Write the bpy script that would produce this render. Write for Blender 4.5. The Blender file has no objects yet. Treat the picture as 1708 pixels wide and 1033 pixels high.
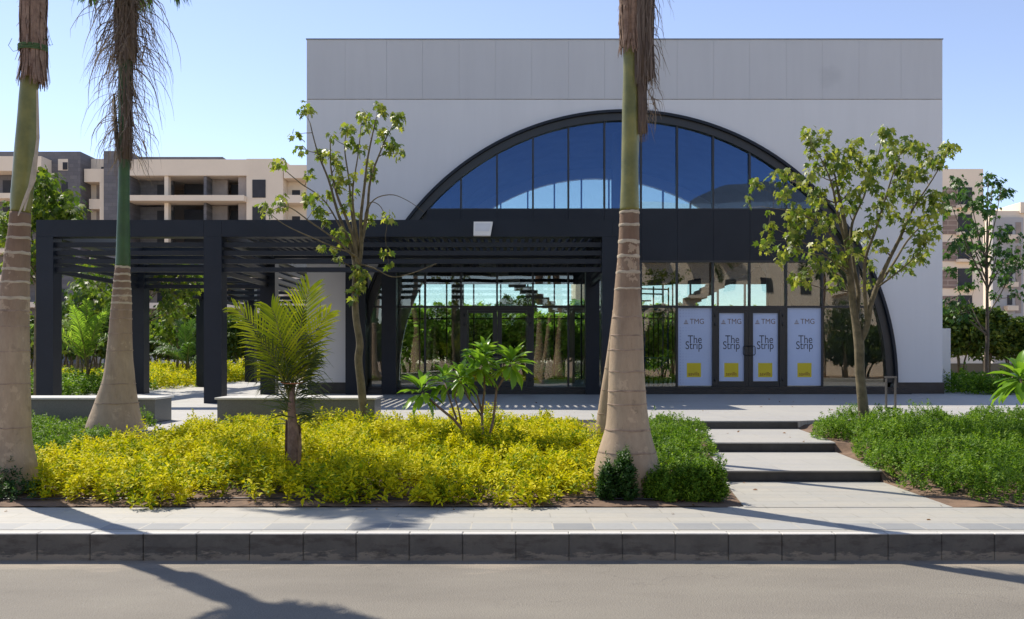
import bpy, math, random
import numpy as np
from mathutils import Vector, Matrix, noise as mnoise
R = math.radians
random.seed(7)
rng = np.random.default_rng(11)
scn = bpy.context.scene
COL = scn.collection

# ------------------------------------------------------------------ camera
F = 1438.0; CX = 854.0; HY = 592.0; CH = 1.68      # focal length, vanishing point and eye height of the photo (1708 px wide)
cam = bpy.data.cameras.new('camera'); camo = bpy.data.objects.new('camera', cam); COL.objects.link(camo)
camo.location = (0, 0, CH); camo.rotation_euler = (R(90), 0, 0)
cam.sensor_width = 36; cam.lens = 36 * F / 1708; cam.shift_y = (HY - 516.5) / 1708
cam.clip_start = .1; cam.clip_end = 3000
scn.camera = camo
scn.render.resolution_x = 1024; scn.render.resolution_y = 619

# ------------------------------------------------------------------ light
EL, AZ = 52.0, 45.0                                   # sun behind the building, to the left
world = bpy.data.worlds.new('World'); scn.world = world; world.use_nodes = True
wn = world.node_tree
sky = wn.nodes.new('ShaderNodeTexSky'); sky.sky_type = 'NISHITA'; sky.sun_disc = False
sky.sun_elevation = R(EL); sky.sun_rotation = R(-AZ); sky.altitude = 1200; sky.air_density = 1.0; sky.dust_density = .15; sky.ozone_density = 2.5
bg = wn.nodes['Background']; bg.inputs[1].default_value = .12
hs_ = wn.nodes.new('ShaderNodeHueSaturation'); hs_.inputs['Saturation'].default_value = .84; hs_.inputs['Value'].default_value = 1.08; hs_.inputs['Hue'].default_value = .508
wn.links.new(sky.outputs[0], hs_.inputs['Color']); wn.links.new(hs_.outputs[0], bg.inputs[0])
sl = bpy.data.lights.new('sun', 'SUN'); sl.energy = 4.0; sl.angle = R(.5); sl.color = (1, .925, .81)
so = bpy.data.objects.new('sun', sl); COL.objects.link(so)
sd = Vector((-math.sin(R(AZ)) * math.cos(R(EL)), math.cos(R(AZ)) * math.cos(R(EL)), math.sin(R(EL))))
so.rotation_euler = sd.to_track_quat('Z', 'Y').to_euler(); so.location = (-20, 20, 40)
vs = scn.view_settings; vs.view_transform = 'Standard'; vs.look = 'None'; vs.gamma = 1; vs.exposure = 0.72
scn.cycles.max_bounces = 8; scn.cycles.transparent_max_bounces = 16

# ------------------------------------------------------------------ helpers
def P(x, y, d):
    return Vector(((x - CX) / F * d, d, CH + (HY - y) / F * d))
def tag(o, label=None, cat=None, group=None, kind=None):
    if label: o['label'] = label
    if cat: o['category'] = cat
    if group: o['group'] = group
    if kind: o['kind'] = kind
    return o
def empty(name, loc, label, cat, group=None):
    o = bpy.data.objects.new(name, None); COL.objects.link(o); o.location = loc; o.empty_display_size = .3
    return tag(o, label, cat, group)
def link(name, me, parent=None, world_coords=True):
    o = bpy.data.objects.new(name, me); COL.objects.link(o)
    if parent is not None:
        o.parent = parent
        if world_coords:
            p = parent; off = Vector((0, 0, 0))
            while p is not None:
                off += p.location; p = p.parent
            o.location = -off
    return o
class MB:
    def __init__(s): s.v = []; s.f = []; s.m = []; s.sm = []
    def add(s, vs, fs, mi=0, smooth=False):
        b = len(s.v); s.v.extend([tuple(q) for q in vs])
        for f in fs: s.f.append(tuple(i + b for i in f)); s.m.append(mi); s.sm.append(smooth)
        return s
    def box(s, x0, x1, y0, y1, z0, z1, mi=0, bev=0):
        if x0 > x1: x0, x1 = x1, x0
        if bev:
            c = bev; vs = []
            for (z, i) in ((z0, c), (z0 + c, 0), (z1 - c, 0), (z1, c)):
                a0, a1, b0, b1 = x0 + i, x1 - i, y0 + i, y1 - i
                k = c - i if i == 0 else 0
                vs += [(a0 + k, b0, z), (a1 - k, b0, z), (a1, b0 + k, z), (a1, b1 - k, z), (a1 - k, b1, z), (a0 + k, b1, z), (a0, b1 - k, z), (a0, b0 + k, z)]
            fs = [tuple(range(7, -1, -1)), tuple(range(24, 32))]
            for r in range(3):
                for i in range(8):
                    j = (i + 1) % 8
                    fs.append((r * 8 + i, r * 8 + j, r * 8 + 8 + j, r * 8 + 8 + i))
            return s.add(vs, fs, mi)
        return s.add([(x0, y0, z0), (x1, y0, z0), (x1, y1, z0), (x0, y1, z0), (x0, y0, z1), (x1, y0, z1), (x1, y1, z1), (x0, y1, z1)],
              [(3, 2, 1, 0), (4, 5, 6, 7), (0, 1, 5, 4), (1, 2, 6, 5), (2, 3, 7, 6), (3, 0, 4, 7)], mi)
    def prism(s, pts, z0, z1, mi=0):              # pts: ccw (x,y)
        n = len(pts)
        vs = [(x, y, z0) for x, y in pts] + [(x, y, z1) for x, y in pts]
        fs = [tuple(range(n - 1, -1, -1)), tuple(range(n, 2 * n))] + [(i, (i + 1) % n, n + (i + 1) % n, n + i) for i in range(n)]
        return s.add(vs, fs, mi)
    def prismy(s, pts, y0, y1, mi=0):             # pts: (x,z) outline extruded in depth
        n = len(pts)
        vs = [(x, y0, z) for x, z in pts] + [(x, y1, z) for x, z in pts]
        fs = [tuple(range(n)), tuple(range(2 * n - 1, n - 1, -1))] + [((i + 1) % n, i, n + i, n + (i + 1) % n) for i in range(n)]
        return s.add(vs, fs, mi)
    def tube(s, pts, rad, n=8, mi=0, wob=0, caps=True):
        pts = [Vector(p) for p in pts]
        if not hasattr(rad, '__len__'): rad = [rad] * len(pts)
        vs = []; a = None
        for i, p in enumerate(pts):
            d = (pts[min(i + 1, len(pts) - 1)] - pts[max(i - 1, 0)]).normalized()
            if a is None: a = d.orthogonal().normalized()
            a = (a - d * a.dot(d)).normalized(); b = d.cross(a)
            for k in range(n):
                t = 2 * math.pi * k / n
                r = rad[i]
                if wob: r *= 1 + wob * mnoise.noise(Vector((p.x * 3 + math.cos(t) * 1.3, p.y * 3 + math.sin(t) * 1.3, p.z * 2.5)))
                vs.append(p + a * math.cos(t) * r + b * math.sin(t) * r)
        fs = [(i * n + k, i * n + (k + 1) % n, (i + 1) * n + (k + 1) % n, (i + 1) * n + k) for i in range(len(pts) - 1) for k in range(n)]
        if caps: fs += [tuple(range(n - 1, -1, -1)), tuple((len(pts) - 1) * n + k for k in range(n))]
        return s.add(vs, fs, mi, True)
    def strip(s, pts, widths, side, mi=0, fold=0):
        """ribbon along pts, 'side' vector gives its width direction; fold lifts the edges (V section)"""
        vs = []; n = len(pts)
        up = None
        for i, p in enumerate(pts):
            d = (Vector(pts[min(i + 1, n - 1)]) - Vector(pts[max(i - 1, 0)])).normalized()
            sv = (side - d * side.dot(d))
            sv = sv.normalized() if sv.length > 1e-6 else d.orthogonal().normalized()
            nn = sv.cross(d)
            w = widths[i]
            if fold: vs += [Vector(p) + sv * w + nn * w * fold, Vector(p), Vector(p) - sv * w + nn * w * fold]
            else: vs += [Vector(p) + sv * w, Vector(p) - sv * w]
        c = 3 if fold else 2
        fs = [(i * c + k, i * c + k + 1, (i + 1) * c + k + 1, (i + 1) * c + k) for i in range(n - 1) for k in range(c - 1)]
        return s.add(vs, fs, mi, True)
    def mesh(s, mats):
        me = bpy.data.meshes.new('m'); me.from_pydata(s.v, [], s.f)
        for m in (mats if isinstance(mats, (list, tuple)) else [mats]): me.materials.append(m)
        me.polygons.foreach_set('material_index', s.m); me.polygons.foreach_set('use_smooth', s.sm)
        me.update(); return me
    def build(s, name, mats, parent=None):
        me = s.mesh(mats); me.name = name
        return link(name, me, parent)
def inst_mesh(tv, tf, mats3, locs, material, smooth=True):
    """many copies of a small template (leaf) as one mesh. mats3 (M,3,3), locs (M,3)"""
    tv = np.asarray(tv, float); M = len(locs); n = len(tv)
    V = np.einsum('mij,nj->mni', mats3, tv) + locs[:, None, :]
    V = V.reshape(-1, 3)
    me = bpy.data.meshes.new('leaves')
    lt = np.array([len(f) for f in tf]); li = np.concatenate([np.array(f) for f in tf])
    LI = (li[None, :] + (np.arange(M) * n)[:, None]).reshape(-1)
    LT = np.tile(lt, M); LS = np.concatenate([[0], np.cumsum(LT)[:-1]])
    me.vertices.add(len(V)); me.vertices.foreach_set('co', V.ravel())
    me.loops.add(len(LI)); me.loops.foreach_set('vertex_index', LI)
    me.polygons.add(len(LT)); me.polygons.foreach_set('loop_start', LS); me.polygons.foreach_set('loop_total', LT)
    me.polygons.foreach_set('use_smooth', np.full(len(LT), smooth))
    me.materials.append(material)
    me.update(calc_edges=True); me.validate()
    return me
def frames(dirs, ups, rolls=None):
    """rotation matrices whose columns are (side, dir, normal)"""
    d = dirs / np.linalg.norm(dirs, axis=1, keepdims=True)
    s = np.cross(d, ups); ln = np.linalg.norm(s, axis=1, keepdims=True)
    s = np.where(ln < 1e-3, np.array([[1., 0, 0]]), s / np.maximum(ln, 1e-6))
    n = np.cross(s, d)
    if rolls is not None:
        c = np.cos(rolls)[:, None]; q = np.sin(rolls)[:, None]
        s, n = s * c + n * q, n * c - s * q
    return np.stack([s, d, n], axis=2)

# ------------------------------------------------------------------ materials
def new_mat(name):
    m = bpy.data.materials.new(name); m.use_nodes = True
    nt = m.node_tree; b = nt.nodes['Principled BSDF']; return m, nt, b
def col4(c): return (c[0], c[1], c[2], 1)
def ramp(nt, fac, stops):
    r = nt.nodes.new('ShaderNodeValToRGB'); e = r.color_ramp.elements
    while len(e) < len(stops): e.new(.5)
    for i, (p, c) in enumerate(stops): e[i].position = p; e[i].color = col4(c) if len(c) == 3 else c
    nt.links.new(fac, r.inputs[0]); return r.outputs[0]
def noise_tex(nt, scale, detail=6, rough=.6, vec=None, dist=0):
    n = nt.nodes.new('ShaderNodeTexNoise'); n.inputs['Scale'].default_value = scale; n.inputs['Detail'].default_value = detail
    n.inputs['Roughness'].default_value = rough; n.inputs['Distortion'].default_value = dist
    if vec is not None: nt.links.new(vec, n.inputs['Vector'])
    return n.outputs['Fac']
def geo_pos(nt, scale=None):
    g = nt.nodes.new('ShaderNodeNewGeometry')
    if scale is None: return g.outputs['Position']
    mp = nt.nodes.new('ShaderNodeMapping'); mp.inputs['Scale'].default_value = scale
    nt.links.new(g.outputs['Position'], mp.inputs['Vector']); return mp.outputs[0]
def mixc(nt, fac, a, b, mode='MIX'):
    m = nt.nodes.new('ShaderNodeMix'); m.data_type = 'RGBA'; m.blend_type = mode
    def put(sock, v):
        if hasattr(v, 'is_linked') or hasattr(v, 'links'): nt.links.new(v, sock)
        elif isinstance(v, (int, float)): sock.default_value = v
        else: sock.default_value = col4(v)
    put(m.inputs[0], fac); put(m.inputs[6], a); put(m.inputs[7], b)
    return m.outputs[2]
def bump(nt, b, h, strength=.3, dist=.02):
    n = nt.nodes.new('ShaderNodeBump'); n.inputs['Strength'].default_value = strength; n.inputs['Distance'].default_value = dist
    nt.links.new(h, n.inputs['Height']); nt.links.new(n.outputs[0], b.inputs['Normal'])
def simple(name, c, rough=.6, var=.12, scale=3, bs=.15, bscale=60, metal=0, spec=.5, c2=None):
    m, nt, b = new_mat(name)
    p = geo_pos(nt)
    c2 = c2 or tuple(min(1, k * (1 + var)) for k in c); c1 = tuple(k * (1 - var) for k in c)
    nt.links.new(ramp(nt, noise_tex(nt, scale, 8, .65, p), [(.3, c1), (.7, c2)]), b.inputs['Base Color'])
    b.inputs['Roughness'].default_value = rough; b.inputs['Metallic'].default_value = metal
    b.inputs['Specular IOR Level'].default_value = spec
    if 'anthracite' in name: b.inputs['Specular IOR Level'].default_value = .25
    if bs: bump(nt, b, noise_tex(nt, bscale, 6, .6, p), bs, .01)
    return m
def leaf_mat(name, stops, trans=.35, rough=.45, tcol=1.3, nscale=1.6, spec=.35, nmix=.45):
    m, nt, b = new_mat(name)
    g = nt.nodes.new('ShaderNodeNewGeometry')
    a = nt.nodes.new('ShaderNodeMath'); a.operation = 'MULTIPLY_ADD'
    nt.links.new(g.outputs['Random Per Island'], a.inputs[0]); a.inputs[1].default_value = 1 - nmix
    n2 = nt.nodes.new('ShaderNodeMath'); n2.operation = 'MULTIPLY'
    nt.links.new(noise_tex(nt, nscale, 3, .5, g.outputs['Position']), n2.inputs[0]); n2.inputs[1].default_value = nmix
    nt.links.new(n2.outputs[0], a.inputs[2])
    c = ramp(nt, a.outputs[0], stops)
    nt.links.new(c, b.inputs['Base Color']); b.inputs['Roughness'].default_value = rough
    b.inputs['Specular IOR Level'].default_value = spec
    t = nt.nodes.new('ShaderNodeBsdfTranslucent')
    nt.links.new(mixc(nt, 1.0, c, (tcol, tcol * 1.05, tcol * .6), 'MULTIPLY'), t.inputs[0])
    mx = nt.nodes.new('ShaderNodeMixShader'); mx.inputs[0].default_value = trans
    nt.links.new(b.outputs[0], mx.inputs[1]); nt.links.new(t.outputs[0], mx.inputs[2])
    nt.links.new(mx.outputs[0], nt.nodes['Material Output'].inputs[0])
    return m

M = {}
# cladding: white composite panels, faint vertical streaks of dust
def cladding(name, c, dark):
    m, nt, b = new_mat(name)
    f1 = noise_tex(nt, 1.0, 8, .6, geo_pos(nt, (2.2, 2.2, .25)))
    f2 = noise_tex(nt, .5, 4, .5, geo_pos(nt))
    base = ramp(nt, f1, [(.25, tuple(k * dark for k in c)), (.6, c)])
    base = mixc(nt, ramp(nt, f2, [(.3, (0, 0, 0)), (.8, (.35, .35, .35))]), base, tuple(k * .86 for k in c))
    # round smudge left on the upper band
    gp = nt.nodes.new('ShaderNodeNewGeometry'); vd = nt.nodes.new('ShaderNodeVectorMath'); vd.operation = 'DISTANCE'
    vd.inputs[1].default_value = (10.08, 27.3, 10.46); nt.links.new(gp.outputs['Position'], vd.inputs[0])
    ma = nt.nodes.new('ShaderNodeMath'); ma.operation = 'MULTIPLY_ADD'; nt.links.new(noise_tex(nt, 3.2, 5, .6, gp.outputs['Position']), ma.inputs[0]); ma.inputs[1].default_value = .7; nt.links.new(vd.outputs['Value'], ma.inputs[2])
    base = mixc(nt, ramp(nt, ma.outputs[0], [(.40, (.35, .35, .35)), (.80, (0, 0, 0))]), base, tuple(k * .66 for k in c))
    nt.links.new(base, b.inputs['Base Color']); b.inputs['Roughness'].default_value = .42
    bump(nt, b, noise_tex(nt, 1.2, 2, .5, geo_pos(nt)), .05, .05)
    return m
M['white'] = cladding('white_cladding', (.695, .68, .665), .95)
M['white_up'] = cladding('grey_white_cladding', (.555, .545, .54), .94)
M['steel_cap'] = simple('blue_grey_coping', (.20, .23, .28), .5, .1, 3, 0)
M['joint'] = simple('joint_sealant', (.36, .36, .37), .8, .4, 4)
M['rust_joint'] = simple('stained_joint', (.30, .26, .22), .8, .5, 3)
M['black'] = simple('anthracite_metal', (.013, .017, .025), .42, .2, .7, .04, 30)
M['black2'] = simple('anthracite_panel', (.017, .020, .026), .45, .15, .8, .03, 20)
M['plinth'] = simple('black_stone_plinth', (.022, .021, .022), .35, .4, 5, .1)
M['frame'] = simple('window_frame_black', (.018, .019, .021), .4, .2, 2, 0)
M['inner'] = simple('interior_plaster', (.20, .20, .19), .85, .2, 1.5, .1)
M['inner_floor'] = simple('interior_concrete', (.30, .28, .25), .7, .25, 1.2, .1)
M['stair'] = simple('stair_concrete', (.34, .31, .26), .8, .2, 2, .1)
# glass
def glass(name, tint, refl, fac, wob):
    m, nt, b = new_mat(name)
    nt.nodes.remove(b)
    tr = nt.nodes.new('ShaderNodeBsdfTransparent'); tr.inputs[0].default_value = col4(tint)
    gl = nt.nodes.new('ShaderNodeBsdfGlossy'); gl.inputs[0].default_value = col4(refl); gl.inputs['Roughness'].default_value = .0
    fr = nt.nodes.new('ShaderNodeFresnel'); fr.inputs[0].default_value = 1.5
    ad = nt.nodes.new('ShaderNodeMath'); ad.operation = 'ADD'; ad.use_clamp = True; ad.inputs[1].default_value = fac
    nt.links.new(fr.outputs[0], ad.inputs[0])
    bp = nt.nodes.new('ShaderNodeBump'); bp.inputs['Strength'].default_value = wob; bp.inputs['Distance'].default_value = .05
    nt.links.new(noise_tex(nt, .55, 1, .4, geo_pos(nt)), bp.inputs['Height']); nt.links.new(bp.outputs[0], gl.inputs['Normal'])
    mx = nt.nodes.new('ShaderNodeMixShader'); nt.links.new(ad.outputs[0], mx.inputs[0])
    nt.links.new(tr.outputs[0], mx.inputs[1]); nt.links.new(gl.outputs[0], mx.inputs[2])
    nt.links.new(mx.outputs[0], nt.nodes['Material Output'].inputs[0])
    return m
M['glass'] = glass('tinted_glass', (.90, .94, .92), (.56, .54, .52), .12, .16)
M['glass_up'] = glass('sky_tint_glass', (.82, .89, .90), (.12, .21, .42), .20, .15)  # deep blue of the mirrored sky is put into the reflection colour
M['glass_back'] = glass('rear_glass', (.86, .93, .90), (.8, .9, 1), .02, .02)
# paving, kerb, road, soil
def brickmat(name, c1, c2, mortar, bw, rh, ms, offs=.5, rough=.7, stain=None, var=.5):
    m, nt, b = new_mat(name)
    br = nt.nodes.new('ShaderNodeTexBrick'); br.offset = offs
    br.inputs['Scale'].default_value = 1; br.inputs['Brick Width'].default_value = bw; br.inputs['Row Height'].default_value = rh
    br.inputs['Mortar Size'].default_value = ms; br.inputs['Mortar Smooth'].default_value = .1
    br.inputs['Color1'].default_value = col4(c1); br.inputs['Color2'].default_value = col4(c2); br.inputs['Mortar'].default_value = col4(mortar)
    nt.links.new(geo_pos(nt), br.inputs['Vector'])
    c = br.outputs['Color']
    n1 = noise_tex(nt, 1.3, 8, .7, geo_pos(nt, (.6, 2.2, 1)))
    c = mixc(nt, ramp(nt, n1, [(.35, (0, 0, 0)), (.75, (var, var, var))]), c, stain or tuple(k * .6 for k in c1))
    n3 = noise_tex(nt, 28, 6, .75, geo_pos(nt, (.4, 1.6, 1)))
    c = mixc(nt, .35, c, ramp(nt, n3, [(.3, (.45, .45, .45)), (.7, (1.0, 1.0, 1.0))]), 'MULTIPLY')
    nt.links.new(c, b.inputs['Base Color']); b.inputs['Roughness'].default_value = rough
    bump(nt, b, n3, .12, .006)
    return m
M['paving'] = brickmat('pavement_tiles', (.39, .38, .34), (.345, .34, .315), (.26, .25, .215), .8, .235, .006, .5, .6, (.50, .44, .34), .55)
M['plaza'] = brickmat('plaza_tiles', (.41, .40, .37), (.37, .365, .35), (.25, .23, .20), 1.2, .6, .004, .5, .55, (.52, .48, .41), .5)
M['band'] = brickmat('dark_tile_band', (.20, .21, .22), (.38, .38, .36), (.44, .41, .34), .40, 2.0, .008, .0, .6, (.42, .40, .35), .35)
M['riser'] = simple('step_riser_stone', (.035, .033, .032), .5, .4, 6, .1)
def kerbmat():
    m, nt, b = new_mat('kerb_concrete')
    g = nt.nodes.new('ShaderNodeNewGeometry'); sx = nt.nodes.new('ShaderNodeSeparateXYZ'); nt.links.new(g.outputs['Position'], sx.inputs[0])
    base = ramp(nt, noise_tex(nt, 5, 8, .7, g.outputs['Position']), [(.3, (.095, .088, .08)), (.75, (.15, .138, .122))])
    # flaking cement splashes along the foot of the blocks
    h = nt.nodes.new('ShaderNodeMapRange'); h.inputs['From Min'].default_value = -.26; h.inputs['From Max'].default_value = -.13
    h.inputs['To Min'].default_value = .30; h.inputs['To Max'].default_value = -.12
    nt.links.new(sx.outputs['Z'], h.inputs['Value'])
    a = nt.nodes.new('ShaderNodeMath'); a.operation = 'ADD'
    nt.links.new(h.outputs[0], a.inputs[0]); nt.links.new(noise_tex(nt, 9, 8, .75, geo_pos(nt, (.55, 1, 2.2))), a.inputs[1])
    k = ramp(nt, a.outputs[0], [(.55, (0, 0, 0)), (.62, (1, 1, 1))])
    base = mixc(nt, k, base, (.27, .23, .18))
    gr = ramp(nt, noise_tex(nt, 3.1, 6, .7, geo_pos(nt, (1, 1, 3))), [(.5, (0, 0, 0)), (.62, (.6, .6, .6))])
    base = mixc(nt, gr, base, (.055, .045, .04))
    # sunlight on the block tops, painted in as a paler colour
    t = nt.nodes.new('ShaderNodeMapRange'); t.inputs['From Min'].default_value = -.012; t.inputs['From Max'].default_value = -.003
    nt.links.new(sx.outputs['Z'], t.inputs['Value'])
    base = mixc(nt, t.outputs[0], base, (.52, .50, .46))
    nt.links.new(base, b.inputs['Base Color']); b.inputs['Roughness'].default_value = .85
    bump(nt, b, noise_tex(nt, 40, 8, .7, g.outputs['Position']), .4, .01)
    return m
M['kerb'] = kerbmat()
def roadmat():
    m, nt, b = new_mat('dusty_asphalt')
    p = geo_pos(nt)
    big = noise_tex(nt, .9, 6, .6, geo_pos(nt, (.6, 1.6, 1)))
    c = ramp(nt, big, [(.25, (.17, .152, .124)), (.5, (.205, .184, .150)), (.78, (.24, .218, .176))])
    fine = noise_tex(nt, 110, 5, .8, p)
    c = mixc(nt, .8, c, ramp(nt, fine, [(.34, (.42, .42, .42)), (.54, (1, 1, 1)), (.75, (1.0, 1.0, 1.0))]), 'MULTIPLY')
    sand = noise_tex(nt, 1.6, 8, .7, geo_pos(nt, (.5, 1.4, 1)))
    sx = nt.nodes.new('ShaderNodeSeparateXYZ'); nt.links.new(p, sx.inputs[0])
    mr = nt.nodes.new('ShaderNodeMapRange'); mr.inputs['From Min'].default_value = 7.1; mr.inputs['From Max'].default_value = 8.1
    mr.inputs['To Min'].default_value = -.3; mr.inputs['To Max'].default_value = .14
    nt.links.new(sx.outputs['Y'], mr.inputs['Value'])
    ad = nt.nodes.new('ShaderNodeMath'); ad.operation = 'ADD'; nt.links.new(sand, ad.inputs[0]); nt.links.new(mr.outputs[0], ad.inputs[1])
    c = mixc(nt, ramp(nt, ad.outputs[0], [(.5, (0, 0, 0)), (.85, (.8, .8, .8))]), c, (.40, .33, .25))
    vc = nt.nodes.new('ShaderNodeTexVoronoi'); vc.feature = 'DISTANCE_TO_EDGE'; vc.inputs['Scale'].default_value = .55
    wp = nt.nodes.new('ShaderNodeVectorMath'); wp.operation = 'ADD'; nz_ = nt.nodes.new('ShaderNodeTexNoise'); nz_.inputs['Scale'].default_value = 3; nz_.inputs['Detail'].default_value = 6
    nt.links.new(p, nz_.inputs['Vector']); nt.links.new(p, wp.inputs[0]); nt.links.new(nz_.outputs['Color'], wp.inputs[1]); nt.links.new(wp.outputs[0], vc.inputs['Vector'])
    ckm = ramp(nt, vc.outputs['Distance'], [(.0, (1, 1, 1)), (.006, (0, 0, 0))])
    gate = ramp(nt, noise_tex(nt, .7, 3, .5, p), [(.52, (0, 0, 0)), (.58, (.45, .45, .45))])
    c = mixc(nt, mixc(nt, 1.0, ckm, gate, 'MULTIPLY'), c, (.07, .06, .05))
    spots = ramp(nt, noise_tex(nt, 3.3, 4, .6, p), [(.68, (0, 0, 0)), (.76, (.35, .35, .35))])
    c = mixc(nt, spots, c, (.12, .10, .085))
    nt.links.new(c, b.inputs['Base Color']); b.inputs['Roughness'].default_value = .9
    v = nt.nodes.new('ShaderNodeTexVoronoi'); v.inputs['Scale'].default_value = 75; nt.links.new(p, v.inputs['Vector'])
    bump(nt, b, v.outputs['Distance'], .5, .008)
    return m
M['road'] = roadmat()
M['soil'] = simple('red_brown_soil', (.15, .095, .06), .95, .45, 4, .6, 25)
M['sand'] = simple('sandy_ground', (.42, .31, .21), .95, .2, .3, .3, 3)
M['granite'] = simple('grey_granite', (.125, .13, .125), .35, .3, 60, .03)
M['marble'] = simple('pale_marble_top', (.62, .60, .55), .4, .1, 4, .03)
def barkmat(name, lo, hi, zlo, zhi, sc=6):
    m, nt, b = new_mat(name)
    g = nt.nodes.new('ShaderNodeNewGeometry'); sx = nt.nodes.new('ShaderNodeSeparateXYZ'); nt.links.new(g.outputs['Position'], sx.inputs[0])
    mr = nt.nodes.new('ShaderNodeMapRange'); mr.inputs['From Min'].default_value = zlo; mr.inputs['From Max'].default_value = zhi
    nz = nt.nodes.new('ShaderNodeMath'); nz.operation = 'MULTIPLY_ADD'; nt.links.new(noise_tex(nt, 2.2, 6, .6, g.outputs['Position']), nz.inputs[0])
    nz.inputs[1].default_value = 1.2; nt.links.new(sx.outputs['Z'], nz.inputs[2]); nt.links.new(nz.outputs[0], mr.inputs['Value'])
    c = mixc(nt, mr.outputs[0], lo, hi)
    st = noise_tex(nt, sc, 8, .75, geo_pos(nt, (1.5, 1.5, .5)))
    c = mixc(nt, .55, c, ramp(nt, st, [(.3, (.55, .52, .50)), (.62, (1, 1, 1))]), 'MULTIPLY')
    sp = noise_tex(nt, 4.5, 3, .6, geo_pos(nt))
    c = mixc(nt, ramp(nt, sp, [(.64, (0, 0, 0)), (.70, (.55, .55, .55))]), c, tuple(k * .5 for k in lo))
    pe = noise_tex(nt, 3.0, 7, .7, geo_pos(nt, (1.3, 1.3, 1)))
    c = mixc(nt, ramp(nt, pe, [(.585, (0, 0, 0)), (.60, (.6, .6, .6))]), c, tuple(min(1, k * 1.22) for k in lo))
    ck = noise_tex(nt, 14, 5, .8, geo_pos(nt, (3, 3, .25)))
    c = mixc(nt, ramp(nt, ck, [(.62, (0, 0, 0)), (.68, (.5, .5, .5))]), c, tuple(k * .45 for k in hi))
    nt.links.new(c, b.inputs['Base Color']); b.inputs['Roughness'].default_value = .85
    bump(nt, b, noise_tex(nt, 26, 8, .7, geo_pos(nt, (1.6, 1.6, .6))), .45, .012)
    return m
M['palm_bark'] = barkmat('palm_trunk_bark', (.44, .325, .215), (.235, .145, .09), 2.2, 3.6)
M['palm_ring'] = simple('palm_scar_ring', (.48, .39, .28), .85, .2, 8, .3, 30)
M['palm_scar'] = simple('palm_low_scar', (.33, .235, .17), .9, .35, 12, .5, 30)
M['shaft'] = simple('green_crown_shaft', (.155, .165, .035), .4, .35, 3, .1, 20, c2=(.26, .235, .055))
M['shaft_dark'] = simple('dark_green_crown_shaft', (.035, .085, .018), .45, .3, 4, .1, 20)
M['husk'] = simple('dry_brown_husk', (.27, .155, .105), .9, .4, 14, .5, 30, c2=(.36, .235, .165))
M['dead'] = leaf_mat('dead_palm_leaflet', [(.1, (.10, .07, .055)), (.5, (.20, .145, .115)), (.9, (.32, .25, .20))], .2, .8, 1.2)
M['frond'] = leaf_mat('palm_frond_green', [(.1, (.03, .07, .015)), (.5, (.06, .13, .02)), (.9, (.13, .20, .03))], .35)
M['frond_y'] = leaf_mat('young_palm_frond', [(.1, (.16, .22, .015)), (.45, (.42, .44, .02)), (.9, (.70, .62, .03))], .6, .4, 1.4, 2.5)
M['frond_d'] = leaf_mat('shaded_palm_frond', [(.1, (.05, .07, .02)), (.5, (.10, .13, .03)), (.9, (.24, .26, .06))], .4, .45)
M['bark'] = simple('smooth_green_brown_bark', (.115, .09, .045), .85, .35, 9, .4, 30, c2=(.20, .155, .085))
M['bark2'] = simple('dark_twig_bark', (.10, .075, .05), .8, .3, 9, .3, 30)
M['plum_bark'] = simple('grey_red_bark', (.20, .13, .10), .7, .3, 9, .2, 30)
M['yellow'] = leaf_mat('golden_leaf', [(.10, (.05, .11, .008)), (.32, (.17, .26, .008)), (.50, (.58, .54, .008)), (.95, (.88, .74, .02))], .30, .6, 1.15, 1.8, .12, .6)
M['green'] = leaf_mat('feathery_green_leaf', [(.1, (.028, .075, .008)), (.45, (.10, .20, .014)), (.95, (.30, .42, .034))], .36, .55, 1.25, 1.8, .2)
M['green_d'] = leaf_mat('deep_green_leaf', [(.1, (.015, .05, .010)), (.5, (.04, .10, .018)), (.95, (.10, .19, .03))], .35)
M['tree_l'] = leaf_mat('hanging_tree_leaf', [(.05, (.04, .08, .012)), (.4, (.12, .18, .022)), (.8, (.38, .38, .07)), (.98, (.48, .34, .06))], .45, .42, 1.35, 2.2, .45)
M['tree_far'] = leaf_mat('far_tree_leaf', [(.05, (.03, .07, .010)), (.5, (.09, .15, .016)), (.95, (.30, .33, .03))], .45, .5, 1.3, 1.5)
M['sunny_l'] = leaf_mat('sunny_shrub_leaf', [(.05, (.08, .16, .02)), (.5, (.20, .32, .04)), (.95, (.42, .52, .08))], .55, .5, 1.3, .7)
M['hedge_l'] = leaf_mat('hedge_leaf', [(.05, (.02, .05, .010)), (.5, (.06, .11, .016)), (.95, (.22, .26, .03))], .35, .5, 1.2, .7)
M['plum_l'] = leaf_mat('frangipani_leaf', [(.05, (.09, .20, .02)), (.5, (.20, .36, .035)), (.95, (.36, .52, .07))], .4, .3, 1.2, 3)
M['dry_leaf'] = leaf_mat('withered_leaf', [(.1, (.16, .07, .03)), (.9, (.34, .18, .07))], .3, .7)

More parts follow.
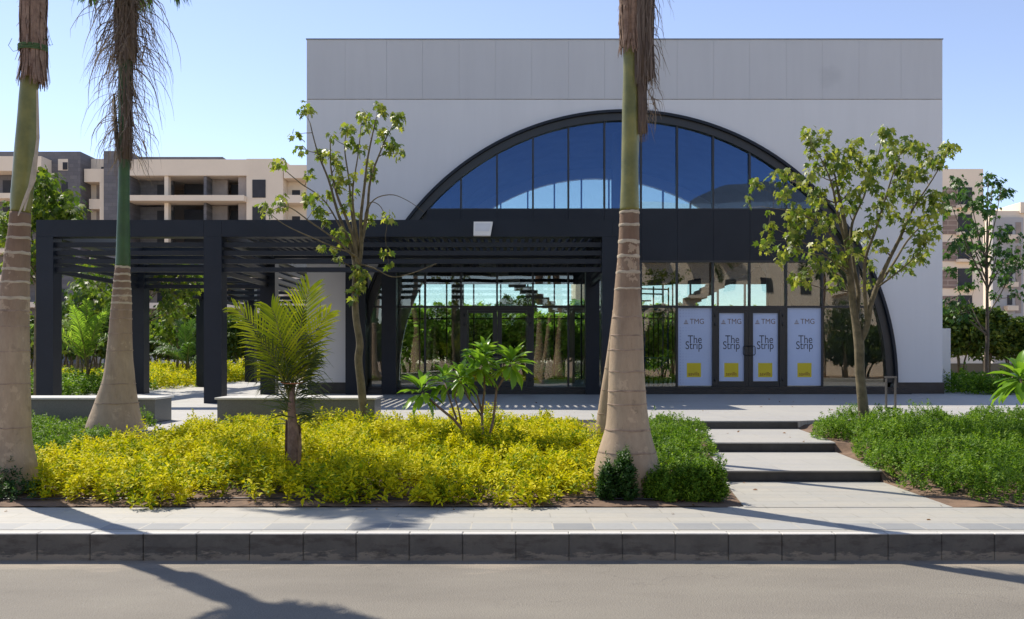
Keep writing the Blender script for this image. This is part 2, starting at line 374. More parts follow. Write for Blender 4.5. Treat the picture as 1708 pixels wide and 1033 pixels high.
# ------------------------------------------------------------------ setting
def struct(mb, name, mats): return tag(mb.build(name, mats), kind='structure')
struct(MB().box(-700, 700, -500, 900, -2, -.262), 'ground', M['sand'])
struct(MB().box(-300, 300, -5.2, 8.12, -.26, -.254), 'road', M['road'])
struct(MB().box(-200, 200, 8.20, 9.56, -.265, -.004), 'pavement', M['paving'])
struct(MB().box(-200, 200, 8.30, 8.60, -.004, -.001), 'pavement_tile_band', M['band'])
kb = MB(); x = -40.0 + .036; 
while x < 40:
    dz = random.uniform(-.003, .003); dy = random.uniform(-.006, .006); g = random.uniform(.0015, .004)
    kb.box(x + g, x + .5 - g, 8.10 + dy, 8.197, -.262, dz, 0, .007)
    x += .5
kb.box(-40, 40, 8.112, 8.19, -.262, -.008)
struct(kb, 'kerb', M['kerb'])
struct(MB().box(-200, 200, -8.5, -5.2, -.26, -.08), 'far_pavement', M['paving'])
PZ = .445
def pl(Y): return 3.42 - (16.1 - Y) * .130         # skewed edges of the stepped path
def pr(Y): return 5.33 - (16.1 - Y) * .094
pz = MB()
pz.prism([(-60, 16.4), (-6.45, 16.4), (-6.45, 14.05), (-5.35, 14.05), (-5.35, 16.4), (pl(16.4) - .3, 16.4), (pl(16.1) - .3, 16.1), (pr(16.1) + .05, 16.1), (pr(16.1) + .4, 16.3), (60, 16.3), (60, 60), (-60, 60)], -.26, PZ)
struct(pz, 'plaza', M['plaza'])
def step(y0, y1, z, ov=.03):
    s = MB()
    s.prism([(pl(y0), y0 + ov), (pr(y0), y0 + ov), (pr(y1), y1 - .004), (pl(y1), y1 - .004)], -.26, z - .022, 1)
    s.prism([(pl(y0) - .01, y0), (pr(y0) + .01, y0), (pr(y1) + .01, y1 - .002), (pl(y1) - .01, y1 - .002)], z - .02, z, 0)
    return s
struct(step(13.6, 16.1, .297), 'step_upper', [M['plaza'], M['riser']])
struct(step(11.4, 13.6, .147), 'step_lower', [M['plaza'], M['riser']])
s = MB(); s.prism([(pl(16.1) - .25, 16.085), (pr(16.1), 16.085), (pr(16.1), 16.098), (pl(16.1) - .25, 16.098)], .29, PZ - .022)
struct(s, 'step_top_riser', M['riser'])
struct(MB().prism([(pl(9.5), 9.502), (pr(9.5) + .15, 9.502), (pr(11.4), 11.396), (pl(11.4), 11.396)], -.26, .002), 'path', M['paving'])
def soilz(X, Y):
    t = min(1, max(0, (Y - 9.5) / 6.2)); z = .01 + .37 * t + .03 * mnoise.noise(Vector((X * .8, Y * .8, 3))) * min(1, (Y - 9.5) * 2)
    d = X - pr(Y) if X > 4 else pl(Y) - X
    if d < .5 and Y < 16.1:                      # the bed falls to the level of the path beside it
        lv = .004 if Y < 11.4 else (.149 if Y < 13.6 else .299); k = max(0, d / .5); k = k * k * (3 - 2 * k)
        z = (lv - .012) * (1 - k) + z * k
    return z
def soil(name, xl, xr, y0, y1, nx, ny):
    s = MB(); vs = []
    for j in range(ny + 1):
        Y = y0 + (y1 - y0) * j / ny
        for i in range(nx + 1):
            a, c = xl(Y), xr(Y); X = a + (c - a) * i / nx
            vs.append((X, Y, soilz(X, Y) + .012 * mnoise.noise(Vector((X * 6, Y * 6, 0)))))
    fs = [(j * (nx + 1) + i, j * (nx + 1) + i + 1, (j + 1) * (nx + 1) + i + 1, (j + 1) * (nx + 1) + i) for j in range(ny) for i in range(nx)]
    s.add(vs, fs, 0, True)
    W = nx + 1                                     # skirts along both long edges
    for col_ in (0, nx):
        b = [vs[j * W + col_] for j in range(ny + 1)]
        s.add(b + [(p[0], p[1], -.25) for p in b], [(j, j + 1, ny + 2 + j, ny + 1 + j) for j in range(ny)])
    return struct(s, name, M['soil'])
soil('soil_bed', lambda Y: -16, lambda Y: pl(Y) + .0, 9.5, 16.38, 160, 60)
soil('soil_bed_right', lambda Y: pr(Y) + .0, lambda Y: 16, 9.5, 16.28, 100, 60)
struct(MB().box(-300, 300, 44, 500, -.26, .47), 'back_ground', M['sand'])

# ------------------------------------------------------------------ the arched building
S = 52.6; YD = 27.3; YR = 36.3
def fx(x): return (x - CX) / S
def fz(y): return CH + (HY - y) / S
bx0, bx1, bzt, bzb = fx(512), fx(1571), fz(67), fz(638)
AXC, AZC, RO, RI = fx(1041), fz(638), 452 / S, 437 / S
bld = empty('pavilion_building', (AXC, YD, PZ), 'white clad pavilion with a huge black arched glass front behind the palms', 'building')
joints_up = [512, 576, 645, 705, 766, 827, 887, 948, 1008, 1069, 1129, 1190, 1250, 1311, 1371, 1432, 1502, 1571]
up = MB(); lo = MB(); gap = .0018
for a, c in zip(joints_up[:-1], joints_up[1:]):
    y = YD + random.uniform(-.002, .002)
    up.box(fx(a) + gap, fx(c) - gap, y, y + .10, fz(166.5) + .012, bzt)
    xa, xc = fx(a) + gap, fx(c) - gap
    n = 14; pts_t = []
    xs = [xa + (xc - xa) * i / n for i in range(n + 1)]
    def lowz(X):
        q = RO ** 2 - (X - AXC) ** 2
        return AZC + math.sqrt(q) if q > 0 else bzb
    pts = [(X, lowz(X)) for X in xs]
    # exact intersection where the arch springs inside this panel
    pts = pts + [(xc, fz(166.5) - .012), (xa, fz(166.5) - .012)]
    pts = [((a_ - .0018) if abs(a_ - xa) < 1e-6 else (a_ + .0018) if abs(a_ - xc) < 1e-6 else a_, b_) for a_, b_ in pts]
    lo.prismy(pts, y, y + .10)
up.build('upper_wall_band', M['white_up'], bld)
lo.build('wall', M['white'], bld)
MB().box(bx0 - .02, bx1 + .02, YD - .025, YR + .3, bzt + .001, bzt + .03).build('coping', M['steel_cap'], bld)
# backing wall behind the cladding (structure of the building, visible only in the joints and from inside)
def archwall(mb, y0, y1, r, x0, x1, zt, zb, mi=0):
    N = 64; arc = [(AXC + r * math.cos(math.pi * (1 - i / N)), AZC + r * math.sin(math.pi * i / N)) for i in range(N + 1)]
    for (p, q) in zip(arc[:-1], arc[1:]):
        mb.prismy([p, q, (q[0], zt), (p[0], zt)], y0, y1, mi)
    mb.prismy([(x0, zb), (AXC - r, zb), (AXC - r, zt), (x0, zt)], y0, y1, mi)
    mb.prismy([(AXC + r, zb), (x1, zb), (x1, zt), (AXC + r, zt)], y0, y1, mi)
bk = MB(); archwall(bk, YD + .102, YD + .35, RO - .02, bx0 + .02, bx1 - .02, bzt - .03, PZ)
bk.build('wall_core', M['joint'], bld)
MB().box(bx0, bx1, YD + .02, YD + .1, fz(166.5) - .012, fz(166.5) + .012).build('stained_joint_strip', M['rust_joint'], bld)
# left side wall, right side wall, roof, rear wall
MB().box(bx0, bx0 + .25, YD + .352, YR - .002, PZ, bzt - .02).build('side_wall', M['white'], bld)
MB().box(bx1 - .25, bx1, YD + .352, YR - .002, PZ, bzt - .02).build('side_wall', M['white'], bld)
MB().box(bx0 + .252, bx1 - .252, YD + .352, YR - .002, bzt - .6, bzt - .3).build('roof', M['inner'], bld)
rw = MB(); archwall(rw, YR, YR + .3, RI, bx0, bx1, bzt - .01, PZ); rw.build('rear_wall', M['white'], bld)
MB().box(bx0 + .26, bx1 - .26, YD + .36, YR - .01, PZ + .001, PZ + .16).build('floor_slab', M['inner_floor'], bld)
# tunnel lining between both arches (dark plaster)
ln = MB(); N = 64
for i in range(N):
    a0, a1 = math.pi * i / N, math.pi * (i + 1) / N
    q = [(AXC + r * math.cos(t), AZC + r * math.sin(t)) for r, t in ((RO + .12, a0), (RO + .12, a1), (RO + .2, a1), (RO + .2, a0))]
    ln.prismy(q, YD + .36, YR - .01)
ln.build('vault', M['inner'], bld)
# plinth
MB().box(bx0 + .02, AXC - RO - .02, YD + .08, YD + .10, PZ + .001, bzb - .003).build('plinth', M['plinth'], bld); pb = MB(); pb.box(AXC + RO + .02, bx1 + .08, YD + .05, YD + .10, PZ + .001, bzb - .003)
pb.build('plinth', M['plinth'], bld)
sp = MB(); sp.box(AXC - RO - .1, AXC + RO + .35, YD - .34, YD + .34, PZ + .001, fz(650)); sp.box(AXC - RO - .05, AXC + RO + .05, YD - .2, YD + .34, fz(650) + .001, fz(645.5))
sp.build('threshold_step', M['plinth'], bld)
# arch ring: outer fascia + inner deeper lip
ar = MB(); N = 96
for i in range(N):
    a0, a1 = math.pi * i / N - .00, math.pi * (i + 1) / N
    for (r0, r1, y0, y1, mi) in ((RO - .07, RO + .015, YD - .16, YD + .16, 0), (RI - .02, RO - .072, YD - .06, YD + .2, 1)):
        q = [(AXC + r * math.cos(t), AZC + r * math.sin(t)) for r, t in ((r0, a0), (r1, a0), (r1, a1), (r0, a1))]
        ar.prismy(q, y0, y1, mi)
ar.build('arch_frame', [M['black'], M['frame']], bld)
# glazing grid
GY = YD + .06
cols = [588, 649, 709, 769, 829, 889, 948, 1008, 1069, 1129, 1189, 1250, 1311, 1371, 1431, 1492]
def zc(X):
    q = (RI - .01) ** 2 - (X - AXC) ** 2
    return AZC + math.sqrt(q) if q > 0 else None
def pane(x0, x1, z0, z1, y, mat, parent, name='window_pane', clip=True):
    """glass pane between mullions, its top following the arch"""
    n = 10; top = []
    lo_, hi_ = AXC - RI + .02, AXC + RI - .02
    x0, x1 = max(x0, lo_), min(x1, hi_)
    if x1 - x0 < .04: return
    xs = [x0 + (x1 - x0) * i / n for i in range(n + 1)]
    pts = [(X, min(z1, zc(X) or z0)) for X in xs]
    pts = [(X, Z) for X, Z in pts if Z > z0 + .01]
    if len(pts) < 2: return
    poly = [(pts[0][0], z0), (pts[-1][0], z0)] + pts[::-1]
    MB().prismy(poly, y, y + .008).build(name, mat, parent)
ZB0, ZB1 = fz(435), fz(350); ZL = fz(512); ZF = fz(645)
for a, c in zip(cols[:-1], cols[1:]):
    pane(fx(a) + .02, fx(c) - .02, ZB1 + .02, 20, GY, M['glass_up'], bld)
    if c <= 1431 or True: pane(fx(a) + .02, fx(c) - .02, ZL + .03, ZB0 - .03, GY, M['glass'], bld)
    if a in (1129, 1189, 1250, 1311, 769, 829): continue
    pane(fx(a) + .02, fx(c) - .02, ZF, ZL - .03, GY, M['glass'], bld)
    # dark spandrel panels
for a, c in zip(cols[:-1], cols[1:]):
    x0, x1 = fx(a) + .004, fx(c) - .004
    lo_ = AXC - math.sqrt(RI ** 2 - (ZB1 - AZC) ** 2); hi_ = AXC + math.sqrt(RI ** 2 - (ZB1 - AZC) ** 2)
    lo2 = AXC - math.sqrt(RI ** 2 - (ZB0 - AZC) ** 2); hi2 = AXC + math.sqrt(RI ** 2 - (ZB0 - AZC) ** 2)
    if x1 < lo2 or x0 > hi2: continue
    pts = [(max(x0, lo2), ZB0), (min(x1, hi2), ZB0), (min(x1, hi_) if x1 > hi_ else x1, ZB1), (max(x0, lo_), ZB1)]
    if x0 > hi_: pts = [(x0, ZB0), (hi2, ZB0), (x0 + .01, ZB0 + .6)]
    if x1 < lo_: pts = [(lo2, ZB0), (x1, ZB0), (x1 - .01, ZB0 + .6)]
    MB().prismy(pts, YD - .03, YD + .05).build('spandrel_panel', M['black2'], bld)
_w0, _w1 = math.sqrt(RI ** 2 - (ZB0 - AZC) ** 2), math.sqrt(RI ** 2 - (ZB1 - AZC) ** 2)
MB().prismy([(AXC - _w0, ZB0), (AXC + _w0, ZB0), (AXC + _w1, ZB1), (AXC - _w1, ZB1)], YD + .145, YD + .16).build('spandrel_backing', M['frame'], bld)
def mull(X, z0, z1, y0, y1, w=.028):
    m = MB().box(X - w, X + w, y0, y1, z0, z1); return m
mm = MB()
for a in cols[1:-1]:
    X = fx(a); zt = zc(X)
    if not zt: continue
    mm = MB()
    if zt > ZB1: mm.box(X - .028, X + .028, YD - .02, YD + .14, ZB1 + .031, zt); mm.build('mullion', M['frame'], bld)
    mm = MB()
    z1 = min(zt, ZB0 - .03)
    mm.box(X - .028, X + .028, YD - .02, YD + .14, ZL + .031, z1 - .001)
    mm.build('mullion', M['frame'], bld)
    if a not in (1250, 829): MB().box(X - .028, X + .028, YD - .02, YD + .14, ZF - .0, ZL - .031).build('mullion', M['frame'], bld)
tt = MB()
for Z in (ZB1, ZL, ZB0 - .03):
    w = math.sqrt(RI ** 2 - (Z - AZC) ** 2)
    MB().box(AXC - w, AXC + w, YD - .028, YD + .142, Z - .03 if Z != ZB1 else Z + .001, Z + .03 if Z != ZB0 - .03 else Z + .029).build('transom', M['frame'], bld)
tt.box(AXC - RI, AXC + RI, YD - .028, YD + .142, fz(645.5) + .002, ZF + .001)
tt.build('transom', M['frame'], bld)

# --- text helper
def text_mesh(txt, size, sx=1.0, off=0.0):
    cu = bpy.data.curves.new('t', 'FONT'); cu.body = txt; cu.size = size; cu.align_x = 'CENTER'; cu.offset = off; cu.extrude = .0008
    o = bpy.data.objects.new('t', cu); COL.objects.link(o)
    dg = bpy.context.evaluated_depsgraph_get(); dg.update()
    me = bpy.data.meshes.new_from_object(o.evaluated_get(dg))
    vs = [(v.co.x * sx, v.co.y, v.co.z) for v in me.vertices]; fs = [tuple(p.vertices) for p in me.polygons]
    bpy.data.objects.remove(o); return vs, fs
def flat_mat(name, c, rough=.45):
    return simple(name, c, rough, .03, 2, 0)
M['poster'] = flat_mat('poster_film', (.48, .56, .74))
M['p_brown'] = flat_mat('print_brown', (.16, .09, .06)); M['p_ink'] = flat_mat('print_navy', (.03, .035, .06))
M['p_yel'] = flat_mat('print_yellow', (.66, .52, .015)); M['p_red'] = flat_mat('print_dark_red', (.20, .03, .01)); M['p_logo'] = flat_mat('print_grey_brown', (.26, .22, .24)); M['p_dot'] = flat_mat('print_dots', (.30, .36, .58))
T_TMG = text_mesh('TMG', .235, .92); T_THE = text_mesh('The', .36, .80); T_STR = text_mesh('Strip', .36, .80); T_SAV = text_mesh('savills', .17, .9)
def put(mb, t, cx, cz, y, mi):
    vs, fs = t; mb.add([(cx + v[0], y - v[2] - .0015, cz + v[1]) for v in vs], fs, mi)
def poster(x0, x1, y0, y1, parent, dots=False, cxo=0):
    """printed film stuck on a pane; pixel box of the facade plane"""
    y = YD + .048
    mb = MB().box(fx(x0), fx(x1), y, y + .004, fz(y1), fz(y0), 0)
    cx = fx((x0 + x1) / 2 + cxo)
    put(mb, T_TMG, cx + .10, fz(540.5), y, 1)
    # triangular emblem
    tx, tz = cx - .25, fz(540.8)
    for k, (w, z) in enumerate(((.085, 0), (.058, .052), (.034, .104))):
        h = .036
        mb.add([(tx - w, y - .0015, tz + z), (tx + w, y - .0015, tz + z), (tx + w - .03, y - .0015, tz + z + h), (tx - w + .03, y - .0015, tz + z + h)], [(0, 1, 2, 3)], 5)
    put(mb, T_THE, cx + .03, fz(572.5), y, 2); put(mb, T_STR, cx, fz(582.5), y, 2)
    q = .225
    zc_ = fz(617.5)
    mb.box(cx - q, cx + q, y - .0012, y, zc_ - q, zc_ + q, 3)
    put(mb, T_SAV, cx + .0, zc_ - q + .05, y - .0015, 4)
    if dots:
        rr = random.Random(3)
        for i in range(11):
            for j in range(26):
                px_, pz_ = fx(x0) + .08 + i * .092, fz(y0) - .09 - j * .092
                r = .017 * max(0, 1 - i / 13 - max(0, (j - 4)) / 60 * (i / 3))
                if pz_ < fz(y1) + .05 or px_ > fx(x1) - .04 or r < .004: continue
                if abs(px_ - cx) < .45 and fz(545) < pz_ < fz(530): continue
                if abs(px_ - cx) < .42 and fz(590) < pz_ < fz(556): continue
                if abs(px_ - cx) < .26 and fz(631) < pz_ < fz(603): continue
                mb.add([(px_ + r * math.cos(t), y - .001, pz_ + r * math.sin(t)) for t in [k * math.pi / 3 for k in range(6)]], [tuple(range(6))], 6)
    return mb.build('poster', [M['poster'], M['p_brown'], M['p_ink'], M['p_yel'], M['p_red'], M['p_logo'], M['p_dot']], parent)
def door(xa, xb, leaves, top=512, film=True):
    """black framed double door; parts: door_frame, door (> glass, poster, handle)"""
    fr = MB()
    fr.box(fx(xa) + .03, fx(leaves[0][0]) - .02, YD - .015, YD + .13, ZF - .01, ZL - .031)
    fr.box(fx(leaves[1][1]) + .02, fx(xb) - .03, YD - .015, YD + .13, ZF - .01, ZL - .031)
    fr.box(fx(leaves[0][0]) - .02 + .001, fx(leaves[1][1]) + .02 - .001, YD - .015, YD + .13, fz(518), ZL - .031)
    fr.build('door_frame', M['frame'], bld)
    for k, (a, c) in enumerate(leaves):
        o = MB(); st = .10
        x0, x1 = fx(a) - .01, fx(c) + .01
        if k == 0: xi0, xi1 = x0, fx((leaves[0][1] + leaves[1][0]) / 2) - .004
        else: xi0, xi1 = fx((leaves[0][1] + leaves[1][0]) / 2) + .004, x1
        ga, gc = fx(a) + .02, fx(c) - .02
        z0, z1 = ZF + .005, fz(518) - .004
        o.box(xi0, ga, YD, YD + .09, z0, z1); o.box(gc, xi1, YD, YD + .09, z0, z1)
        o.box(ga + .001, gc - .001, YD, YD + .09, z1 - .08, z1); o.box(ga + .001, gc - .001, YD, YD + .09, z0, fz(636.5))
        d = o.build('door', M['frame'], bld)
        MB().box(ga + .002, gc - .002, YD + .055, YD + .063, fz(636.5) + .001, z1 - .081).build('glass', M['glass'], d)
        if film: poster(a + .8, c - .8, 521.5, 636, d)
        hx = (fx(c) + .10) if k == 0 else (fx(a) - .10)
        sgn = 1 if k == 0 else -1
        hx -= sgn * .0
        h = MB(); zz = (fz(577.5), fz(592.5)); w = -sgn * .17
        pts = [(hx, YD, zz[0]), (hx, YD - .06, zz[0])]
        h.tube([(hx, YD, zz[0]), (hx, YD - .05, zz[0] + .0), (hx + w * .25, YD - .055, zz[0]), (hx + w * .85, YD - .055, zz[0] - .004), (hx + w, YD - .055, zz[0] - .04), (hx + w, YD - .055, zz[1] + .04), (hx + w * .85, YD - .055, zz[1] + .004), (hx + w * .25, YD - .055, zz[1]), (hx, YD - .05, zz[1]), (hx, YD, zz[1])], .013, 8)
        h.build('handle', M['black'], d)
        for yy in (526, 541, 633):
            X = (fx(a) - .115) if k == 0 else (fx(c) + .115)
            MB().tube([(X, YD - .02, fz(yy) - .05), (X, YD - .02, fz(yy) + .05)], .022, 8).build('hinge', M['frame'], d)
door(1189, 1311, [(1198, 1242), (1254.5, 1298.5)])
door(769, 889, [(781, 823), (836, 878)], film=False)
for (a, c, dots) in ((1129, 1189, True), (1311, 1371, False)):
    pn = MB().box(fx(a) + .03, fx(c) - .03, YD + .055, YD + .063, ZF + .003, ZL - .032).build('window_pane', M['glass'], bld)
    poster(a + 1.5, c - 1.5, 513.2, 643.4, pn, dots, -1.5 if dots else 1)

# rear glazing
cols_r = [588, 649, 709, 769, 829, 889, 948, 1008, 1069, 1129, 1189, 1250, 1311, 1371, 1431, 1492]
for a, c in zip(cols_r[:-1], cols_r[1:]):
    pane(fx(a) + .02, fx(c) - .02, ZB1 + .02, 20, YR + .1, M['glass_back'], bld, 'rear_window_pane')
    pane(fx(a) + .02, fx(c) - .02, ZF, ZB0, YR + .1, M['glass_back'], bld, 'rear_window_pane')
rm = MB()
for a in cols_r[1:-1]:
    X = fx(a) + .0; zt = zc(X)
    if not zt: continue
    if zt > ZB1: rm.box(X - .03, X + .03, YR + .02, YR + .18, ZB1 + .001, zt)
    rm.box(X - .03, X + .03, YR + .02, YR + .18, ZF, min(zt, ZB0) - .002)
rm.build('rear_mullions', M['frame'], bld)
w = math.sqrt(RI ** 2 - (ZB0 - AZC) ** 2); MB().box(AXC - w, AXC + w, YR + .03, YR + .2, ZB0 - .002, ZB1).build('rear_spandrel', M['black2'], bld)
MB().box(AXC - RI, AXC + RI, YR + .01, YR + .19, ZL - .03, ZL + .03).build('rear_transom', M['frame'], bld)
# rear blinds/columns and the two stair flights seen through the glass
st = MB()
def flight(x0, z0, x1, z1, y0, y1, n):
    for i in range(n):
        t = i / n; a = x0 + (x1 - x0) * t; c = x0 + (x1 - x0) * (i + 1) / n
        zt = z0 + (z1 - z0) * (i + 1) / n; 
        st.box(min(a, c), max(a, c), y0, y1, zt - .34, zt)
yst = 32.5; ss = F / yst
def ix(x): return (x - CX) / ss
def iz(y): return CH + (HY - y) / ss
flight(ix(925), iz(510), ix(800), iz(432), 31.9, 33.2, 13)
flight(ix(1150), iz(500), ix(1275), iz(425), 32.4, 33.8, 13)
st.box(ix(925) - .1, ix(1150) + .1, 31.9, 34.2, iz(518), iz(511))
for X in (ix(948), ix(1128)): st.box(X, X + .25, 32.6, 32.9, PZ + .16, iz(518))
st.build('staircase', M['stair'], bld)
# entrance canopy columns inside
ic = MB()
for xx in (742, 1040, 1330): ic.box(fx(xx) , fx(xx) + .42, YD + 3, YD + 3.4, PZ + .16, bzt - .6)
ic.build('column', M['inner'], bld)

# small white wall stub right of the building
wl = MB().box(13.97, 14.50, 28.5, 28.62, PZ, CH + (HY - 548) / (F / 28.5)).build('low_wall', M['white']); tag(wl, 'low white wall stub beside the right corner of the pavilion', 'wall')

# ------------------------------------------------------------------ scaffold behind the glass
scf = empty('scaffold_tower', (fx(1100), 28.6, PZ + .16), 'blue and black tubular scaffold tower inside the glass front, left of the dotted poster', 'scaffold')
M['blue'] = simple('blue_painted_steel', (.02, .07, .22), .5, .3, 5, .1)
def sc(x, y, d): return P(x, y, d)
fr_b = MB(); fr_k = MB()
zf = PZ + .16
for (x, d) in ((1075, 28.4), (1114, 28.4)):
    a = sc(x, 515, d); fr_b.tube([(a.x, d, zf), (a.x, d, a.z)], .028, 8)
    a2 = sc(x - 8, 515, d + 1.2); fr_b.tube([(a2.x, d + 1.2, zf), (a2.x, d + 1.2, a2.z)], .028, 8)
for yy in (517, 597):
    fr_b.tube([sc(1074, yy, 28.4), sc(1116, yy, 28.4)], .03, 8); fr_b.tube([sc(1067, yy, 29.6), sc(1107, yy, 29.6)], .03, 8)
    fr_b.tube([sc(1114, yy, 28.4), sc(1106, yy, 29.6)], .03, 8)
fr_b.tube([sc(1075, 640, 28.4), sc(1114, 600, 28.4)], .018, 6); fr_b.tube([sc(1075, 600, 28.4), sc(1114, 640, 28.4)], .018, 6)
fr_b.tube([sc(1108, 520, 29.0), sc(1102, 640, 29.0)], .018, 6)
fr_b.tube([sc(1077, 512, 28.4), sc(1110, 508, 28.4)], .03, 6)
fr_b.build('blue_frame', M['blue'], scf)
for (x, d, yt) in ((1122, 28.8, 474), (1115, 29.4, 480), (1090, 28.8, 478), (1082, 29.6, 530), (1098, 29.8, 530)):
    a = sc(x, yt, d); fr_k.tube([(a.x, d, zf), (a.x, d, a.z)], .026, 8)
for (x0, y0, x1, y1, d) in ((1068, 476, 1122, 474, 28.8), (1068, 482, 1115, 483, 29.4), (1068, 490, 1104, 491, 29.4), (1068, 502, 1086, 502, 29.4), (1070, 530, 1082, 531, 29.6), (1070, 625, 1122, 628, 29.4), (1066, 474, 1066, 640, 28.9)):
    fr_k.tube([sc(x0, y0, d), sc(x1, y1, d)], .026, 8)
fr_k.build('black_frame', M['black'], scf)

# ------------------------------------------------------------------ pergola
pg = empty('pergola', (-7.6, 21.9, PZ), 'long anthracite metal pergola with louvred beams standing before the pavilion', 'pergola')
PT, PBm = 5.107, 4.68
cw = .43
XL, XM, XRt = -12.09, -7.83, 2.29
colpos = [(XL, 21.9, cw), (XM, 21.9, .45), (XRt, 21.9, .43), (XL, 27.3, cw), (XM, 26.8, .46), (-5.17, 26.75, .62), (-4.05, 26.75, .45), (XL, 33.0, cw), (XM, 33.0, cw), (XL, 39.0, cw), (XM, 39., cw), (XRt, 26.75, .43)]
for (X, Y, w) in colpos:
    c = MB().box(X, X + w, Y, Y + .43, PZ + .001, PBm - .002)
    c.box(X - .003, X + w + .003, Y - .003, Y + .433, PZ + .86, PZ + .868)
    c.build('column', M['black'], pg)
def louv(x0, x1, y0, y1, base=.0):
    o = MB()
    for k in range(4):
        z1 = PBm - .128 - k * .2125 + .0
        o.box(x0, x1, y0, y1, z1 - .118, z1)
    return o
def beam_x(x0, x1, Y): return MB().box(x0, x1, Y, Y + .40, PBm, PT)
# front beam in segments, with joints at the posts
segs = [(XL, XM), (XM, XM + .45), (XM + .45, XRt + .27), (XRt + .27, XRt + .43)]
bm = MB()
for a, c in segs: bm.box(a + .003, c - .003, 21.895, 22.29, PBm, PT)
bm.box(XL + .02, XRt + .4, 21.91, 22.28, PBm + .01, PT - .01)
bm.build('front_beam', M['black'], pg)
for (a, c) in ((XL + cw, XM), (XM + .45, XRt)): louv(a + .002, c - .002, 22.02, 22.14).build('louvres', M['black2'], pg)
for Y in (27.3, 33.0, 39.0):
    yy = Y if Y != 27.3 else 26.8
    b_ = MB().box(XL + .004, XM + cw, Y, Y + .4, PBm, PT); b_.build('cross_beam', M['black'], pg)
    louv(XL + cw + .002, XM - .002, Y + .15, Y + .22).build('louvres', M['black2'], pg)
# rear beam of the entrance wing
MB().box(XM + cw + .002, XRt + .43, 26.75, 27.05, PBm, PT - .02).build('rear_beam', M['black'], pg)
# side beams running away from the viewer
for X, sg in ((XL, 0), (XM, 1)):
    for (y0, y1) in ((22.292, 27.298), (27.702, 32.998), (33.402, 38.998)):
        MB().box(X + .02, X + cw - .02, y0, y1, PBm + .001, PT - .001).build('side_beam', M['black'], pg)
        o = MB()
        for k in range(4):
            z1 = PBm - .128 - k * .2125
            o.box(X + .15, X + .25, y0 + .14, y1 - .002, z1 - .118, z1)
        o.build('louvres', M['black2'], pg)
MB().box(XRt + .02, XRt + .41, 22.292, 26.748, PBm + .001, PT - .001).build('side_beam', M['black'], pg)
o = MB()
for k in range(4):
    z1 = PBm - .128 - k * .2125; o.box(XRt + .15, XRt + .25, 22.36, 26.74, z1 - .118, z1)
o.build('louvres', M['black2'], pg)
jo = MB(); x = XM + .6
while x < XRt - .05:
    jo.box(x, x + .10, 22.30, 26.74, PBm + .16, PBm + .26); x += .205
jo.build('roof_slats', M['black2'], pg)
# floodlight on the beam
fl = empty('floodlight', tuple(P(806, 382, 21.8)), 'white square floodlight fixed on the front pergola beam', 'floodlight')
def q(x, y, d=21.8): return P(x, y, d)
M['lampw'] = simple('white_painted_metal', (.74, .74, .72), .45, .05, 3, 0)
M['lampg'] = simple('frosted_lamp_glass', (.60, .62, .66), .3, .05, 3, 0)
f0 = [q(790.5, 371), q(822, 371), q(818, 394), q(790, 394)]
fb = MB(); fb.prismy([(f0[3].x, f0[3].z), (f0[2].x, f0[2].z), (f0[1].x, f0[1].z), (f0[0].x, f0[0].z)], 21.70, 21.86)
fb.build('lamp_body', M['lampw'], fl)
MB().prismy([(q(793, 387).x, q(793, 387).z), (q(816, 387).x, q(816, 387).z), (q(819, 374).x, q(819, 374).z), (q(793.5, 374).x, q(793.5, 374).z)], 21.692, 21.699).build('lamp_glass', M['lampg'], fl)
MB().box(q(800, 0).x, q(812, 0).x, 21.861, 21.893, q(0, 386).z, q(0, 376).z).build('bracket', M['black'], fl)

# ------------------------------------------------------------------ benches, bollard
def bench(x0, x1, name, label):
    b = empty(name, ((x0 + x1) / 2, 16.0, PZ), label, 'bench', 'granite benches along the plaza edge')
    MB().box(x0, x1, 15.62, 16.38, .15, .868).build('base', M['granite'], b)
    o = MB(); n = max(2, round((x1 - x0) / 1.5)); w = (x1 - x0 + .08) / n
    for i in range(n): o.box(x0 - .04 + i * w + .002, x0 - .04 + (i + 1) * w - .002, 15.58, 16.42, .87, .905, 0, .004)
    o.build('seat', M['marble'], b)
bench(-10.6, -6.47, 'stone_bench', 'long grey granite bench behind the bottle-shaped palm, left of the gap')
bench(-5.34, -2.49, 'stone_bench', 'grey granite bench with pale top behind the little palm, right of the gap')
bo = empty('bollard_light', tuple(P(1486, 682, 19.7)), 'slim grey hoop bollard light on the plaza beside the right hand tree', 'bollard')
bp_ = P(1486, 682, 19.7); M['steel'] = simple('grey_steel', (.12, .115, .11), .4, .15, 5, 0, metal=.6)
h_ = MB(); h_.box(bp_.x - .125, bp_.x - .095, 19.67, 19.73, PZ + .03, PZ + .70); h_.box(bp_.x + .085, bp_.x + .115, 19.67, 19.73, PZ + .03, PZ + .70)
h_.build('posts', M['steel'], bo)
MB().box(bp_.x - .135, bp_.x + .125, 19.66, 19.74, PZ + .701, PZ + .745).build('lamp_head', M['steel'], bo)
MB().box(bp_.x - .13, bp_.x + .12, 19.62, 19.78, PZ + .001, PZ + .03).build('base', M['black'], bo)

